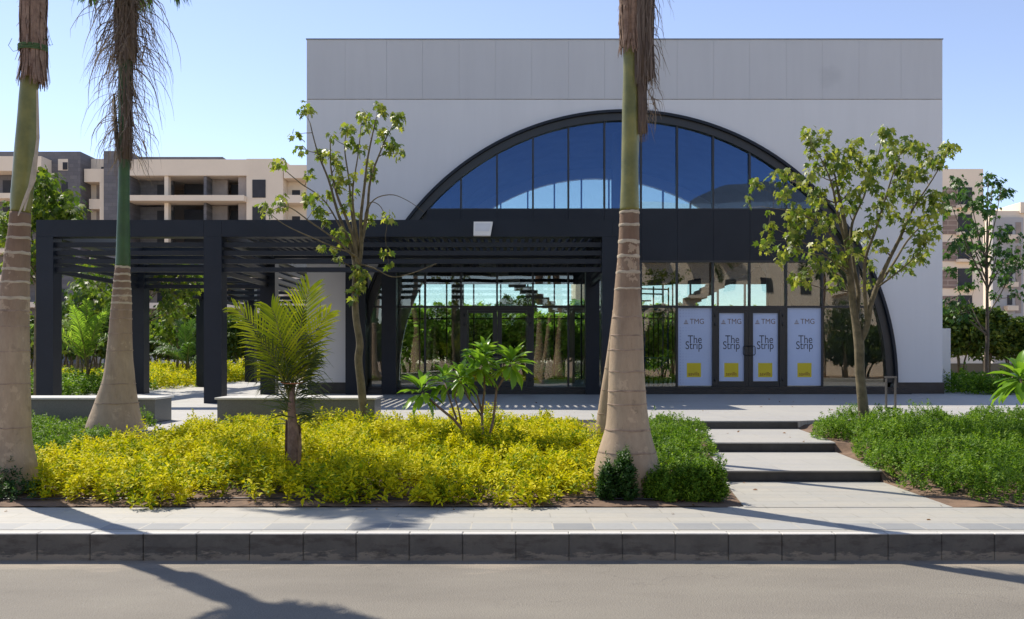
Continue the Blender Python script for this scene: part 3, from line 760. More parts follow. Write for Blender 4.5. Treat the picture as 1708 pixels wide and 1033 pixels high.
# ------------------------------------------------------------------ plants
LEAF = ([(0, 0, 0), (.28, .35, .05), (.26, .65, .03), (0, 1, -.12), (-.26, .65, .03), (-.28, .35, .05), (0, .5, -.03)],
        [(0, 1, 2, 6), (6, 2, 3), (0, 6, 4, 5), (6, 3, 4)])
LEAF_S = ([(0, 0, 0), (.27, .45, .06), (0, 1, -.1), (-.27, .45, .06)], [(0, 1, 2), (0, 2, 3)])
YLEAF = ([(0, 0, 0), (.16, .3, .05), (.19, .55, .04), (0, 1, -.22), (-.19, .55, .04), (-.16, .3, .05), (0, .5, -.03)],
         [(0, 1, 2, 6), (6, 2, 3), (0, 6, 4, 5), (6, 3, 4)])
FEATH = ([(0, 0, 0), (.12, .3, .02), (.42, .42, -.02), (.16, .5, .02), (.34, .74, -.04), (.1, .72, .0), (0, 1, -.1), (-.1, .72, 0), (-.34, .74, -.04), (-.16, .5, .02), (-.42, .42, -.02), (-.12, .3, .02)],
         [(0, 1, 3, 9, 11), (1, 2, 3), (3, 4, 5), (3, 5, 7, 9), (5, 6, 7), (7, 8, 9), (9, 10, 11)])
LOBED = ([(0, 0, 0), (.22, -.02, .05), (.42, .22, -.02), (.24, .34, .04), (.46, .68, -.12), (.16, .62, .02), (0, 1.0, -.2), (-.16, .62, .02), (-.46, .68, -.12), (-.24, .34, .04), (-.42, .22, -.02), (-.22, -.02, .05), (0, .4, -.04)],
         [(0, 1, 2, 3, 12), (12, 3, 4, 5), (12, 5, 6, 7), (12, 7, 8, 9), (12, 9, 10, 11, 0)])
def shrub_leaves(cent, rad, hgt, nspr, nleaf, lsize, tmpl, material, upr=.6, spread=.07, seed=1, gz=None):
    """leaf mesh of a bed: cent (K,2) clump centres, rad/hgt arrays. Each sprig is a short shoot with a spiral of leaves"""
    g = np.random.default_rng(seed); K = len(cent)
    k = np.repeat(np.arange(K), nspr); n = len(k)
    th = g.uniform(0, 2 * np.pi, n); cz = np.clip(g.uniform(-.12, 1, n), .02, 1) ** .9; sz = np.sqrt(1 - cz ** 2)
    d = np.stack([sz * np.cos(th), sz * np.sin(th), cz], 1)
    rr = g.uniform(.55, 1.0, n) ** .5
    tall = 1 + .32 * (g.random(n) < .07)
    pos = np.stack([cent[k, 0] + d[:, 0] * rad[k] * rr, cent[k, 1] + d[:, 1] * rad[k] * rr, gz[k] + d[:, 2] * hgt[k] * rr * tall], 1)
    ax = d * (1 - upr) + np.array([0, 0, 1.]) * upr + g.normal(0, .22, (n, 3)); ax /= np.linalg.norm(ax, axis=1, keepdims=True)
    m = np.repeat(np.arange(n), nleaf); N_ = len(m)
    i = np.tile(np.arange(nleaf), n)
    phi = i * 2.4 + g.uniform(0, .6, N_) + np.repeat(g.uniform(0, 6.28, n), nleaf)
    A = ax[m]; e1 = np.cross(A, np.array([.3, .9, .1])); e1 /= np.linalg.norm(e1, axis=1, keepdims=True); e2 = np.cross(A, e1)
    t = i / nleaf
    elev = .15 + .9 * t + g.normal(0, .2, N_)
    D = (e1 * np.cos(phi)[:, None] + e2 * np.sin(phi)[:, None]) * np.cos(elev)[:, None] + A * np.sin(elev)[:, None]
    L = pos[m] + A * (t * spread)[:, None]
    sz_ = lsize * g.uniform(.6, 1.25, N_) * (1.1 - .45 * t)
    Rm = frames(D, A, g.normal(0, .3, N_)) * sz_[:, None, None]
    return inst_mesh(tmpl[0], tmpl[1], Rm, L, material)
def bed(name, label, poly_test, xr, yr, sp, rad, hgt, nspr, nleaf, ls, tmpl, material, seed, kind='stuff', zf=soilz, nm='ground_cover', cat='ground cover', thin=0):
    g = np.random.default_rng(seed); pts = []
    X = xr[0]
    while X < xr[1]:
        Y = yr[0]
        while Y < yr[1]:
            a, c = X + g.uniform(-.5, .5) * sp, Y + g.uniform(-.5, .5) * sp
            if poly_test(a, c) and g.random() > thin: pts.append((a, c))
            Y += sp
        X += sp
    pts = np.array(pts); K = len(pts)
    r = rad * g.uniform(.75, 1.25, K); h = hgt * g.uniform(.6, 1.3, K) * np.array([(.82 if c > 13.4 else 1) if zf is soilz else 1 for a, c in pts]) * np.array([1 + .35 * mnoise.noise(Vector((a * .9, c * .9, seed))) for a, c in pts])
    if zf is soilz: h *= np.array([.42 if abs(a + (CX - 490) / F * c) < .27 and 10.0 < c < 11.5 else 1 for a, c in pts])
    gz = np.array([zf(a, c) for a, c in pts])
    me = shrub_leaves(pts, r, h, nspr, nleaf, ls, tmpl, material, seed=seed, gz=gz, spread=ls * 1.6)
    o = link(nm, me); tag(o, label, cat, None, kind); return o
# golden bed between the left palm and the centre palm
def in_yellow(X, Y):
    x = CX + X / Y * F
    if Y < 9.64 or Y > 15.2: return False
    if Y > 13.4 and -6.5 < X < -5.3 : return False
    if x < 62 + (12.3 - Y) * 0 and Y < 12: return x > 70 + max(0, (10.6 - Y)) * 60
    if Y >= 11.6 and x < 60 + (Y - 11.3) * 75: return False
    if x > (1010 if Y > 11 else 992): return False
    if abs(X - 1.35) < .5 and abs(Y - 10.35) < .5: return False
    if abs(X + 6.58) < .42 and abs(Y - 14.3) < .42: return False
    if Y < 9.9 and mnoise.noise(Vector((X * 1.1, 7, 0))) > .40: return False
    return True
bed('y', 'bright golden yellow leafy ground cover filling the bed behind the pavement', in_yellow, (-7.8, 1.3), (9.5, 15.3), .37, .25, .31, 50, 8, .078, YLEAF, M['yellow'], 5)
def in_green_r(X, Y): return 9.72 < Y < 15.95 and pr(Y) + .14 + .10 * mnoise.noise(Vector((X * 2, Y * 2, 1))) < X < 9.6 and X / Y < .63 and not (Y > 15.2 and X < 5.8)
bed('g', 'dense bright green feathery ground cover right of the stepped path', in_green_r, (4.6, 10), (9.7, 16), .33, .28, .38, 74, 9, .046, LEAF_S, M['green'], 6)
def in_green_m(X, Y):
    return 9.75 < Y < 15.4 and CX + X / Y * F > 1062 and 1.3 < X < pl(Y) - .16 and not (X < 1.95 and Y < 10.5) and not (abs(X - 1.35) < .55 and Y < 11)
bed('m', 'green feathery ground cover between the centre palm and the steps', in_green_m, (1.0, 3.6), (9.7, 15.4), .31, .26, .36, 74, 9, .045, LEAF_S, M['green'], 8)
def in_green_l(X, Y):
    x = CX + X / Y * F
    return 11.3 < Y < 15.1 and x < 95 + (Y - 11.3) * 62 and X > -9.5 and not (abs(X + 6.58) < .5 and abs(Y - 14.3) < .5)
bed('l', 'green feathery ground cover between the left palm and the granite bench', in_green_l, (-9.6, -6.0), (11.2, 15.2), .33, .27, .33, 64, 9, .046, LEAF_S, M['green'], 9)
def in_green_f(X, Y):
    x = CX + X / Y * F
    return 9.85 < Y < 11.2 and x < 75 + (10.4 - Y) * 25 and X > -8 and not (abs(X + 6.1) < .4 and abs(Y - 10.75) < .4)
bed('f', 'dark green low plants in front of the leftmost palm trunk', in_green_f, (-8, -5.2), (9.7, 11.2), .30, .24, .28, 64, 9, .046, LEAF_S, M['green_d'], 10)
def shrub(px, d, w, h, mat_, seed, label, n=5):
    g = np.random.default_rng(seed); c = P(px, 0, d); K = n
    pts = np.stack([c.x + g.uniform(-w, w, K) * .6, d + g.uniform(-w, w, K) * .4], 1); pts[0] = (c.x, d)
    hh = h * g.uniform(.6, 1, K); hh[0] = h
    me = shrub_leaves(pts, np.full(K, w * .5), hh, 120, 9, .045, LEAF_S, mat_, seed=seed, gz=np.array([soilz(a, b) for a, b in pts]), spread=.09)
    root = empty('shrub', (c.x, d, soilz(c.x, d)), label, 'shrub', 'feathery shrubs at the foot of the centre palm')
    sm = MB()
    for k in range(K): sm.tube([(c.x, d, soilz(c.x, d) - .02), ((c.x + pts[k, 0]) / 2, (d + pts[k, 1]) / 2, soilz(c.x, d) + hh[k] * .35), (pts[k, 0], pts[k, 1], soilz(c.x, d) + hh[k] * .75)], [.012, .009, .004], 6)
    sm.build('stem', M['bark'], root); link('foliage', me, root)
shrub(1037, 9.9, .20, .50, M['green_d'], 21, 'dark green upright shrub directly in front of the centre palm trunk', 5)
shrub(1012, 9.85, .14, .36, M['green_d'], 24, 'small dark shrub at the left foot of the centre palm', 3)
shrub(1105, 9.85, .20, .34, M['green'], 22, 'low green shrub at the right foot of the centre palm', 5)
shrub(1150, 9.85, .24, .38, M['green'], 23, 'bushy green shrub midway between centre palm and path', 6)
shrub(1195, 9.9, .24, .40, M['green'], 25, 'bushy green shrub at the corner beside the path entrance', 6)
# fallen leaves and dry litter
g_ = np.random.default_rng(77); n_ = 620; LP = []
while len(LP) < n_:
    a, c = g_.uniform(-8, 10), g_.uniform(8.3, 15.8)
    if c < 9.5 and g_.random() > .05 + .25 * (c > 9.25): continue
    on_path = pl(c) < a < pr(c)
    if on_path and g_.random() > .12: continue
    z = 0 if c < 9.5 else ((.004 if c < 11.4 else .149 if c < 13.6 else .299) if on_path else soilz(a, c) + .015)
    LP.append((a, c, z + .006))
for k in range(60): LP.append((g_.uniform(-6, 12), g_.uniform(17, 25), PZ + .006))
LP = np.array(LP); dd_ = g_.normal(0, 1, (len(LP), 3)); dd_[:, 2] *= .12
Rm_ = frames(dd_, np.tile([[0, 0, 1.]], (len(LP), 1)), g_.normal(0, .4, len(LP))) * g_.uniform(.03, .075, len(LP))[:, None, None]
lt_ = link('fallen_leaves', inst_mesh(LEAF[0], LEAF[1], Rm_, LP, M['dry_leaf'])); tag(lt_, 'dry brown fallen leaves scattered over soil, path and paving', 'leaf litter', None, 'stuff')
# drip hose
hs = MB(); pts = [(X, 9.78 + .05 * mnoise.noise(Vector((X * .7, 0, 0))), soilz(X, 9.8) + .02) for X in np.arange(-6, 2.4, .15)]
hs.tube(pts, .009, 6); tag(hs.build('drip_hose', M['frame']), 'thin black drip hose lying on the soil along the front edge of the yellow bed', 'hose')

# ------------------------------------------------------------------ palms
def frond(mb, base, dirv, L, droop, leaf, n, mi_r=0, mi_l=1, w=.02, lift=.5, lw=.013, both=True, gr=None, taper=True, side_hint=None):
    gr = gr or random
    d = Vector(dirv).normalized(); p = Vector(base); pts = [p.copy()]; segs_ = 14
    for i in range(segs_):
        d = (d + Vector((0, 0, -droop / segs_ * (1 + i / segs_)))).normalized(); p = p + d * L / segs_; pts.append(p.copy())
    mb.tube(pts, [w * (1 - .85 * i / segs_) for i in range(segs_ + 1)], 6, mi_r)
    for i in range(n):
        t = .16 + .84 * i / n; k = t * segs_; a = int(min(k, segs_ - 1)); q0 = pts[a].lerp(pts[a + 1], k - a)
        dd = (pts[a + 1] - pts[a]).normalized()
        sv = dd.cross(Vector((0, 0, 1)) if side_hint is None else side_hint); sv = sv.normalized() if sv.length > .05 else Vector((1, 0, 0))
        nn = sv.cross(dd)
        ll = leaf * (math.sin(math.pi * min(.97, (.18 + .75 * t))) if taper else 1) * gr.uniform(.85, 1.1)
        for s in ((1, -1) if both else (1,)):
            e = (sv * s * gr.uniform(.75, 1) + dd * (.65 + .5 * t) + nn * lift * gr.uniform(.3, 1)).normalized()
            q1 = q0 + e * ll * .45; q2 = q0 + e * ll * .8 + Vector((0, 0, -ll * .12 * gr.uniform(.5, 2))); q3 = q0 + e * ll + Vector((0, 0, -ll * .30 * gr.uniform(.5, 2)))
            mb.strip([q0, q1, q2, q3], [lw * .5, lw, lw * .7, lw * .1], nn.cross(e), mi_l, .35)
def royal_palm(name, label, D, prof, rings, shaft, shaft_mat, group, basez):
    """prof: [(y, cx, halfwidth)] px from base to the top of the trunk; shaft the same for the green part"""
    c0 = P(prof[0][1], prof[0][0], D); sc_ = D / F
    root = empty(name, (c0.x, D, basez), label, 'palm tree', group)
    def lathe(pf, mat_list, nm, wob=.03):
        pf = sorted(pf, key=lambda t: -t[0]); ys = np.array([-p[0] for p in pf]); yy = np.arange(ys[0], ys[-1], 5)
        cx = np.interp(yy, ys, [p[1] for p in pf]); hw = np.interp(yy, ys, [p[2] for p in pf])
        ker = np.ones(5) / 5; 
        if len(yy) > 12: hw[2:-2] = np.convolve(hw, ker, 'valid'); cx[2:-2] = np.convolve(cx, ker, 'valid')
        m = MB(); pts = [P(a, -b, D) for a, b in zip(cx, yy)]
        m.tube(pts, [h * sc_ for h in hw], 28, 0, wob)
        return m, yy, cx, hw
    m, yy, cx, hw = lathe(prof, None, 'trunk')
    for (y, th) in rings:
        c = np.interp(-y, yy, cx); h = np.interp(-y, yy, hw) * sc_; n = 28; vs = []
        cc = P(c, y, D)
        for k in range(n):
            t = 2 * math.pi * k / n; wv = .010 * mnoise.noise(Vector((math.cos(t) * 1.7, math.sin(t) * 1.7, y * .13)))
            for dz, dr in ((-th / 2, .0), (0, .005), (th / 2, .0)):
                dz = dz * sc_ * (1 + .5 * mnoise.noise(Vector((math.cos(t) * 2.5, math.sin(t) * 2.5, y * .37)))) + wv * 1.4
                vs.append((cc.x + (h * 1.012 + dr) * math.cos(t), D + (h * 1.012 + dr) * math.sin(t), cc.z + dz))
        fs = [(k * 3 + j, ((k + 1) % n) * 3 + j, ((k + 1) % n) * 3 + j + 1, k * 3 + j + 1) for k in range(n) for j in range(2)]
        m.add(vs, fs, 1 if y < 515 else 2, True)
    m.build('trunk', [M['palm_bark'], M['palm_ring'], M['palm_scar']], root)
    if shaft:
        m2, *_ = lathe(shaft, None, 'shaft', .05); m2.build('crown_shaft', shaft_mat, root)
    return root
def husk(root, D, x0, x1, y0, y1, n, seed, mat_, flare=6, name='dry_husk', wfac=1.0):
    """bundle of dry fibre strips wrapped round the top"""
    g = random.Random(seed); m = MB(); sc_ = D / F
    for i in range(n):
        t = g.uniform(0, 2 * math.pi); rr = (x1 - x0) / 2 * sc_ * g.uniform(.78, 1.05); cx = (x0 + x1) / 2
        ya = y0 + g.uniform(0, 30); yb = y1 - g.uniform(0, (y1 - y0) * .75) if g.random() < .6 else y1 - g.uniform(0, 18)
        if yb < ya + 20: yb = ya + 30
        pts = []; w = g.uniform(.008, .024) * wfac; tw = g.uniform(-.25, .25)
        for k in range(6):
            u = k / 5; y = ya + (yb - ya) * u; tt = t + tw * u + .08 * g.uniform(-1, 1)
            r = rr * (1 + .05 * math.sin(u * 9 + t)) + (flare * sc_ * max(0, u - .8) * 5 * g.uniform(.0, 1))
            c = P(cx, y, D); pts.append(Vector((c.x + r * math.cos(tt), D + r * math.sin(tt), c.z)))
        m.strip(pts, [w * .7, w, w, w * .9, w * .8, w * .3], Vector((-math.sin(t), math.cos(t), 0)), 0, .4)
    c1 = P((x0 + x1) / 2, y0 - 60, D); c2 = P((x0 + x1) / 2, y1 - 18, D)
    m.tube([c1, (c1 + c2) / 2, c2], [(x1 - x0) / 2 * sc_ * .85] * 3, 20, 0, .1)
    return m.build(name, mat_, root)
def hanging(root, D, cx, y0, y1, n, seed, spread, length, name='dead_fronds', xbias=0, mat_=None, w0=.009, hw=14):
    g = random.Random(seed); m = MB(); sc_ = D / F
    for i in range(n):
        u = g.random(); y = y0 + (y1 - y0) * u; c = P(cx + xbias * .3, y, D); t = g.uniform(0, 2 * math.pi)
        o = Vector((math.cos(t) + xbias * .012, math.sin(t), 0)); p = Vector((c.x, D, c.z)) + o * hw * sc_ * g.uniform(.4, 1.1)
        L = length * g.uniform(.35, 1.15) * (1 - .45 * u); sp_ = spread * g.uniform(.1, 1) ** 1.2 * (1 - .55 * u); lift = g.uniform(-.2, .5)
        pts = [p]; N_ = 7; side = Vector((g.uniform(-1, 1), g.uniform(-1, 1), 0)).normalized()
        curl = g.uniform(-.5, .5)
        for k in range(1, N_ + 1):
            q_ = k / N_
            pts.append(p + o * sp_ * (1 - (1 - q_) ** 2.2) + Vector((-o.y, o.x, 0)) * curl * q_ * q_ * L + Vector((0, 0, lift * L * q_ * .4 - L * q_ ** 1.7)) + Vector((g.uniform(-1, 1), g.uniform(-1, 1), g.uniform(-1, 1))) * .012)
        w = w0 * g.uniform(.5, 1.3)
        m.strip(pts, [w * 1.1, w * 1.1, w, w, w * .9, w * .7, w * .5, w * .15], side, 0, .5)
    return m.build(name, mat_ or M['dead'], root)
def crown(root, top, n, seed, L, elev=(35, 80), leaf=.55, lw=.014, mat_=None, nl=44, droop=1.0):
    g = random.Random(seed)
    for i in range(n):
        a = 2.4 * i + g.uniform(-.3, .3); e = R(g.uniform(*elev)); m = MB()
        frond(m, Vector(top) + Vector((math.cos(a) * .05, math.sin(a) * .05, g.uniform(-.1, .2))), (math.cos(a) * math.cos(e), math.sin(a) * math.cos(e), math.sin(e)), L * g.uniform(.8, 1.1), droop * g.uniform(.6, 1.3), leaf, nl, gr=g, lw=lw, w=.028)
        m.build('frond', [M['shaft_dark'], mat_ or M['frond']], root)
G1 = 'royal palms in the planted beds'
# leftmost palm
D1 = 10.4
pf = [(820, 21, 40), (770, 21, 36.5), (740, 21.5, 29), (700, 22, 26.5), (640, 22.5, 25.5), (560, 22, 24.5), (480, 25, 22), (420, 29, 19), (387, 32, 17), (350, 34.5, 16)]
rg = [(376, 5), (398, 4.5), (423, 5), (450, 5), (472, 4), (498, 5), (520, 3), (545, 2), (586, 2), (640, 2), (712, 2)]
p1 = royal_palm('royal_palm', 'leftmost royal palm, trunk cut by the left edge, reddish dry husk tied round its top', D1, pf, rg,
                [(355, 34.5, 15), (340, 35.5, 16.5), (310, 38, 17), (232, 43.5, 16.5), (160, 48, 14.5), (120, 50, 12)], M['shaft'], G1, .03)
husk(p1, D1, 35, 76, -40, 148, 260, 3, M['husk'], 7)
sh = MB(); sh.strip([P(62, 150, D1 - .17), P(63, 230, D1 - .19), P(55, 300, D1 - .21), P(40, 335, D1 - .23), P(30, 360, D1 - .24)], [.012, .02, .03, .018, .008], Vector((1, 0, 0)), 0, .3)
sh.strip([P(57, 262, D1 - .13), P(52, 300, D1 - .19), P(40, 352, D1 - .235)], [.01, .025, .01], Vector((1, 0, 0)), 0, .3)
sh.build('split_sheath', M['palm_ring'], p1)
st_ = MB(); c_ = P(55, 85, D1)
for k in range(4): st_.tube([(c_.x + .158 * math.cos(t), D1 + .158 * math.sin(t), c_.z + .018 * k + .01 * math.sin(t)) for t in np.linspace(0, 6.28, 25)], .008, 6)
st_.tube([P(34, 83, D1 - .1), P(22, 86, D1 - .12), P(14, 76, D1 - .14), P(20, 64, D1 - .12)], .003, 6)
st_.tube([P(72, 68, D1 - .1), P(82, 60, D1 - .12), P(88, 75, D1 - .12), P(72, 76, D1 - .12)], .003, 6)
M['rope'] = simple('green_twine', (.08, .14, .05), .8, .3, 9, .1); st_.build('binding_twine', M['rope'], p1)
crown(p1, P(58, -65, D1), 15, 5, 1.15, (55, 86), .45, .022, nl=44, droop=.5)
# bottle-shaped palm
D2 = 14.3
pf = [(742, 191, 50), (715, 192, 46.5), (680, 194.5, 35.5), (640, 198, 26), (600, 199.5, 21), (560, 200.5, 18.5), (500, 203, 15.5), (460, 204, 12.5), (443, 205, 11.3)]
rg = [(446, 4), (458, 3.5), (470, 3), (482, 3), (494, 3), (506, 3), (518, 2.5), (532, 2), (556, 1.5), (585, 1.5), (640, 1.5), (672, 1.5)]
p2 = royal_palm('royal_palm', 'swollen-based royal palm in front of the left bench, shaggy with hanging dead fronds', D2, pf, rg,
                [(446, 205, 11.5), (400, 205.5, 10.5), (330, 206.5, 9.2), (285, 207, 8.6), (240, 208, 9), (150, 209, 11), (0, 210, 12)], M['shaft_dark'], G1, .25)
hanging(p2, D2, 209, -30, 245, 520, 4, .85, 1.15, w0=.0065, hw=13)
hanging(p2, D2, 209, -40, 100, 170, 44, .50, .8, w0=.0075, hw=32)
husk(p2, D2, 193, 229, -50, 120, 110, 8, M['dead'], 3, 'dead_sheaths', .8)
husk(p2, D2, 199, 221, 90, 285, 80, 9, M['dead'], 4, 'dead_sheaths', .6)
m = MB(); m.tube([P(190, 160, D2), P(194, 225, D2 - .05), P(200, 262, D2 - .06), P(206, 282, D2 - .05)], [.02, .035, .04, .02], 8, 0, .3); m.build('dry_stalk', M['bark2'], p2)
crown(p2, P(212, -75, D2), 12, 9, 1.35, (30, 84), .55, .016, nl=44, droop=2.0)
# centre palm
D3 = 10.3
pf = [(835, 1049, 52), (800, 1047, 56), (780, 1046, 55), (755, 1046, 48), (716, 1047, 37), (680, 1046, 32.5), (640, 1045.5, 30.5), (600, 1045, 28.5), (540, 1046, 25.5), (500, 1046, 22.5), (435, 1048, 18.5), (400, 1049, 17.2), (350, 1050, 16.2)]
rg = [(355, 5), (376, 5), (404, 6), (428, 5), (455, 5), (482, 3), (530, 2.5), (560, 2), (584, 2), (620, 2), (652, 2.5), (674, 2), (716, 3), (753, 3), (790, 2.5)]
p3 = royal_palm('royal_palm', 'thick royal palm in the middle foreground with an olive green crown shaft', D3, pf, rg,
                [(352, 1050, 16.4), (326, 1050, 15.2), (232, 1051, 13.8), (116, 1051, 11.5), (60, 1051, 12)], M['shaft'], G1, .05)
husk(p3, D3, 1033, 1070, -60, 95, 200, 13, M['husk'], 5)
husk(p3, D3, 1052, 1092, -60, 150, 120, 14, M['dead'], 4, 'dead_fronds', .7)
husk(p3, D3, 1060, 1080, 60, 240, 60, 15, M['dead'], 3, 'dead_fronds', .6)
hanging(p3, D3, 1070, -60, 190, 170, 16, .22, .62, w0=.005, hw=10, xbias=22)
husk(p3, D3, 1037, 1064, 322, 368, 40, 19, M['palm_ring'], 2, 'sheath_scraps', .5)
crown(p3, P(1052, -70, D3), 12, 17, 2.6, (50, 82), .7, .017)
# slender palm half hidden behind it
D4 = 13.2
pf = [(735, 1007, 16), (700, 1010, 15), (640, 1018, 13.5), (580, 1026, 12), (500, 1035, 10.5), (420, 1043, 9.5), (360, 1050, 9)]
p4 = royal_palm('royal_palm', 'slender leaning palm trunk half hidden behind the left side of the thick centre palm', D4, pf, [(712, 2), (690, 2), (650, 2), (615, 2), (585, 2), (550, 2), (520, 2), (490, 2), (460, 2)],
                [(362, 1050, 8.5), (250, 1058, 8), (150, 1060, 7), (60, 1060, 8)], M['shaft'], G1, .3)
crown(p4, P(1060, 20, D4), 9, 18, 1.6, (62, 84), .5, .014)

# little palm with tied fronds
D5 = 11.1
yp = empty('young_palm', tuple(P(490, 795, D5)), 'little palm with tied yellow-green fronds growing in the yellow bed before the bench', 'palm tree')
m = MB(); m.tube([P(491, 800, D5), P(489, 760, D5), P(489, 720, D5), P(486, 680, D5), P(488, 640, D5)], [.090, .078, .068, .045, .03], 14, 0, .15)
g = random.Random(4)
for k in range(14):
    t = g.uniform(0, 6.28); y = 715 + k * 5.5; a = P(489 + 10 * math.cos(t), y, D5); 
    m.strip([P(489 + 10.5 * math.cos(t), y + 22, D5 + .085 * math.sin(t)), P(489 + 12 * math.cos(t), y, D5 + .1 * math.sin(t)), P(489 + 14 * math.cos(t), y - 26, D5 + .12 * math.sin(t))], [.03, .035, .012], Vector((-math.sin(t), math.cos(t), 0)), 0, .25)
m.build('trunk', M['husk'], yp)
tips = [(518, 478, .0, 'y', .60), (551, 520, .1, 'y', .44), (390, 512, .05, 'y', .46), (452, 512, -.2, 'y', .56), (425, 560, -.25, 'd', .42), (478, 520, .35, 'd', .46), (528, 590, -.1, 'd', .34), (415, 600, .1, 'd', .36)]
for i, (x, y, dd, k, lf) in enumerate(tips):
    b0 = P(489 + g.uniform(-5, 5), 700, D5); tp = P(x, y, D5 + dd); v = tp - b0
    m = MB(); d0 = Vector((v.x * .55, v.y * .55, v.z)).normalized()
    # curved stalk bowed outwards
    pts = [b0 + d0 * v.length * .0]; n_ = 14
    for s in range(1, n_ + 1):
        u = s / n_; pts.append(b0 + Vector((v.x * u ** 1.7, v.y * u ** 1.7, v.z * (1 - (1 - u) ** 1.15))))
    m.tube(pts, [.014 * (1 - .8 * j / n_) for j in range(n_ + 1)], 6, 0)
    NL = 24
    for j in range(NL):
        t = .30 + .70 * j / NL; kk = t * n_; a = int(min(kk, n_ - 1)); q0 = pts[a].lerp(pts[a + 1], kk - a); dd_ = (pts[a + 1] - pts[a]).normalized()
        hint = Vector((.25 * math.sin(i * 2.1), 1, .1)).normalized(); sv = dd_.cross(hint).normalized(); nn = sv.cross(dd_)
        ll = lf * .95 * math.sin(math.pi * min(.90, .16 + .72 * t)) * g.uniform(.85, 1.1)
        for s in (1, -1):
            e = (sv * s * (1.0 - .4 * t) + dd_ * (.55 + .6 * t) + nn * g.uniform(-.25, .1)).normalized()
            drp = g.uniform(.05, .25) if k == 'y' else g.uniform(.2, .7)
            m.strip([q0, q0 + e * ll * .4, q0 + e * ll * .75 + Vector((0, 0, -drp * ll * .3)), q0 + e * ll + Vector((0, 0, -drp * ll))], [.006, .0125, .009, .001], nn.cross(e) if k == 'y' else sv.cross(e) + sv, 1, .35)
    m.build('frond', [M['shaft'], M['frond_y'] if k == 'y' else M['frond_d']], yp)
m = MB()   # drooping lower leaflets
for i in range(210):
    y = g.uniform(560, 712); s = g.choice((-1, 1, 1)); p0 = P(492 + s * g.uniform(0, 8), y, D5 + g.uniform(-.1, .1)); L = g.uniform(.18, .50)
    o = Vector((s * g.uniform(.5, 1), g.uniform(-.6, .6), g.uniform(.1, .7))).normalized(); dr = g.uniform(.1, .8)
    m.strip([p0, p0 + o * L * .4, p0 + o * L * .8 + Vector((0, 0, -dr * L * .3)), p0 + o * L * 1.1 + Vector((0, 0, -dr * L * .9))], [.008, .012, .009, .002], Vector((0, 1, .5)), 0, .3)
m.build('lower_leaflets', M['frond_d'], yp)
m = MB(); c_ = P(489, 637, D5); m.tube([(c_.x + .15 * math.cos(t), D5 + .12 * math.sin(t), c_.z + .02 * math.sin(t)) for t in np.linspace(0, 6.28, 20)], .008, 6)
M['cord'] = simple('orange_cord', (.45, .16, .06), .8, .2, 9, 0); m.build('tie_cord', M['cord'], yp)

# ------------------------------------------------------------------ frangipani
BIGLEAF = ([(0, 0, 0), (.09, .2, .03), (.175, .55, .04), (.13, .82, -.01), (0, 1, -.1), (-.13, .82, -.01), (-.175, .55, .04), (-.09, .2, .03), (0, .2, -.02), (0, .5, -.02), (0, .8, -.06)],
           [(0, 1, 8), (1, 2, 9, 8), (2, 3, 10, 9), (3, 4, 10), (0, 8, 7), (7, 8, 9, 6), (6, 9, 10, 5), (5, 10, 4)])
def bend(t, k):   # droop the leaf template along its length
    return ([(x, y, z - k * y * y) for x, y, z in t[0]], t[1])
def rosette(pos, n, size, g, down=.3):
    Ds = []; Ls = []; Ss = []; Us = []
    for i in range(n):
        u = i / n; a = 2.4 * i + g.uniform(-.2, .2); e = R(72 - 112 * (1 - u) ** 1.0 * (1 + down) + g.uniform(-8, 8)) if False else R(g.uniform(-50, -15) + u * 110)
        d = np.array([math.cos(a) * math.cos(e), math.sin(a) * math.cos(e), math.sin(e)])
        Ds.append(d); Ls.append(np.array(pos) + np.array([0, 0, -.10 + .12 * u]) + d * .03); Ss.append(size * g.uniform(.8, 1.12) * (1 - .25 * u)); Us.append([0, 0, 1.])
    return Ds, Ls, Ss, Us
def frangipani(name, label, D, base, arms, tipsz, seed, group=None):
    g = random.Random(seed); r = empty(name, tuple(P(base[0], base[1], D)), label, 'shrub', group)
    m = MB(); A = [[], [], [], []]
    for arm in arms:
        pts = [P(x, y, D + dd) for (x, y, dd) in arm[0]]
        m.tube(pts, [arm[1] * (1 - .35 * i / (len(pts) - 1)) for i in range(len(pts))], 8, 0, .08)
    m.build('stem', M['plum_bark'], r)
    for (x, y, dd, n, s) in tipsz:
        n = int(n * 1.7); s *= 1.22
        for a, b in zip(A, rosette(P(x, y, D + dd), n, s, g)): a.extend(b)
    Rm = frames(np.array(A[0]), np.array(A[3]), np.random.default_rng(seed).normal(0, .25, len(A[0]))) * np.array(A[2])[:, None, None]
    t = bend(BIGLEAF, .28)
    link('foliage', inst_mesh(t[0], t[1], Rm, np.array(A[1]), M['plum_l']), r)
    return r
D6 = 12.8
